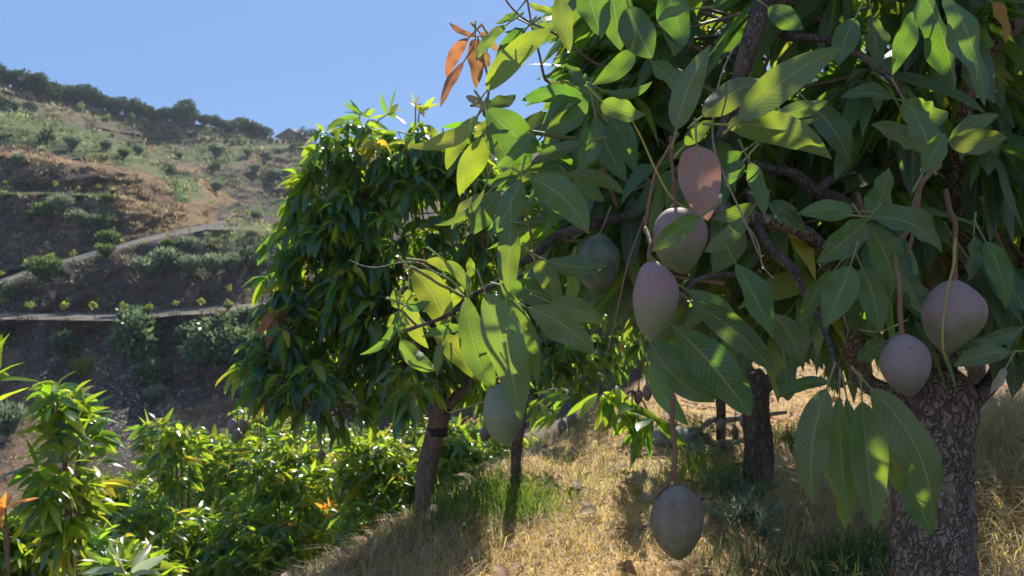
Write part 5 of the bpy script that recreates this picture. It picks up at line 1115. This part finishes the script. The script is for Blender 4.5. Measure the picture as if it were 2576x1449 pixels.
def stones():
    n = 2600; x = np.concatenate([rng.normal(340, 70, n), rng.uniform(0, 700, 1400)]); y = np.concatenate([rng.normal(1090, 75, n), rng.normal(960, 90, 1400)])
    Y5 = for_y(LINES[5], x); k = (y > Y5 + 12) & (y < 1280); x, y = x[k], y[k]; n = len(x); d = hill_depth(x, y); p = P(x, y, d)
    r = (rng.random(n) ** 3 * 4.0 + .9) / F * d; oc = np.array([[1, 0, 0], [0, 1, 0], [-1, 0, 0], [0, -1, 0], [0, 0, .8], [0, 0, -.8]], float)
    V = p[:, None] + (oc[None] * rng.uniform(.6, 1.3, (n, 6, 1)) + rng.normal(size=(n, 6, 3)) * .15) * r[:, None, None]
    f = np.array([[0, 1, 4], [1, 2, 4], [2, 3, 4], [3, 0, 4], [1, 0, 5], [2, 1, 5], [3, 2, 5], [0, 3, 5]])
    Fq = (f[None] + (np.arange(n) * 6)[:, None, None]).reshape(-1, 3)
    tag(part('scree', None, V.reshape(-1, 3), Fq, M_ROCK, smooth=False), 'loose grey stones spilling down the gully of the cut bank', 'stones', kind='stuff')
stones()
# ------------------------------------------------------------------ huts on the skyline
def hut(label, xl, xr, ybase, yeave, yapex, d, deep=5):
    a = P(xl, ybase, d); b = P(xr, ybase, d); zb = a[2] - 1.0; ze = P(xl, yeave, d)[2]; za = P((xl + xr) / 2, yapex, d)[2]
    y0 = a[1]; x0, x1 = a[0], b[0]; xm = (x0 + x1) / 2; root = thing('hut', (xm, y0, zb), label, 'hut', 'huts on the ridge')
    V = [[x0, y0, zb], [x1, y0, zb], [x1, y0, ze], [xm, y0, za], [x0, y0, ze]]; V = V + [[v[0], v[1] + deep, v[2]] for v in V]
    Fq = np.array([[0, 1, 2, 4], [2, 3, 4, 4], [5, 9, 7, 6], [7, 9, 8, 8], [0, 4, 9, 5], [1, 6, 7, 2]])
    tri = [[0, 1, 2], [0, 2, 4], [2, 3, 4], [5, 7, 6], [5, 9, 7], [7, 9, 8], [0, 4, 9], [0, 9, 5], [1, 6, 7], [1, 7, 2]]
    part('wall', root, V, np.array(tri), M_WALL, smooth=False)
    o = .55; th = .18; sl = (za - ze) / (xm - x0); R = []
    for s in (-1, 1):
        ex = xm + s * (x1 - xm + o); ez = za - sl * (x1 - xm + o)
        q = [[xm, y0 - o, za + .03], [ex, y0 - o, ez + .03], [ex, y0 + deep + o, ez + .03], [xm, y0 + deep + o, za + .03]]
        q = np.array(q + [[v[0], v[1], v[2] + th] for v in q])
        f = np.array([[0, 1, 2, 3], [4, 7, 6, 5], [0, 4, 5, 1], [1, 5, 6, 2], [2, 6, 7, 3], [3, 7, 4, 0]]); R.append((q, f))
    part('roof', root, *merge(R), M_ROOF, smooth=False)
    w_ = (x1 - x0) * .14; zz = zb + (ze - zb) * .9
    part('door', root, np.array([[xm - w_, y0 - .02, zb], [xm + w_, y0 - .02, zb], [xm + w_, y0 - .02, zz], [xm - w_, y0 - .02, zz], [xm - w_, y0 + .05, zb], [xm + w_, y0 + .05, zb], [xm + w_, y0 + .05, zz], [xm - w_, y0 + .05, zz]]),
         np.array([[0, 1, 2, 3], [0, 4, 5, 1], [1, 5, 6, 2], [2, 6, 7, 3], [3, 7, 4, 0]]), M_DARK, smooth=False)
hut('gabled hut with a pale roof edge standing alone on the skyline', 702, 757, 356, 342, 326, 122)
hut('hut whose gable just shows behind the ridge trees', 588, 616, 326, 306, 298, 128)

# ------------------------------------------------------------------ air
hx, hy, hz = (-160, 190), (-25, 160), (-26, 48)
hv = np.array([[x, y, zz] for zz in hz for y in hy for x in hx], float)
hf = np.array([[0, 2, 3, 1], [4, 5, 7, 6], [0, 1, 5, 4], [2, 6, 7, 3], [0, 4, 6, 2], [1, 3, 7, 5]])
hm = bpy.data.materials.new('pale_air'); hm.use_nodes = True; hm.node_tree.nodes.clear()
ho = hm.node_tree.nodes.new('ShaderNodeOutputMaterial'); pv = hm.node_tree.nodes.new('ShaderNodeVolumePrincipled')
pv.inputs['Color'].default_value = (.75, .86, 1.0, 1); pv.inputs['Density'].default_value = .00045; pv.inputs['Anisotropy'].default_value = .35
hm.node_tree.links.new(pv.outputs[0], ho.inputs['Volume'])
hz_o = part('haze', None, hv, hf, hm, smooth=False); tag(hz_o, 'thin sunlit haze over the valley', 'haze', kind='stuff')
S.cycles.volume_bounces = 0
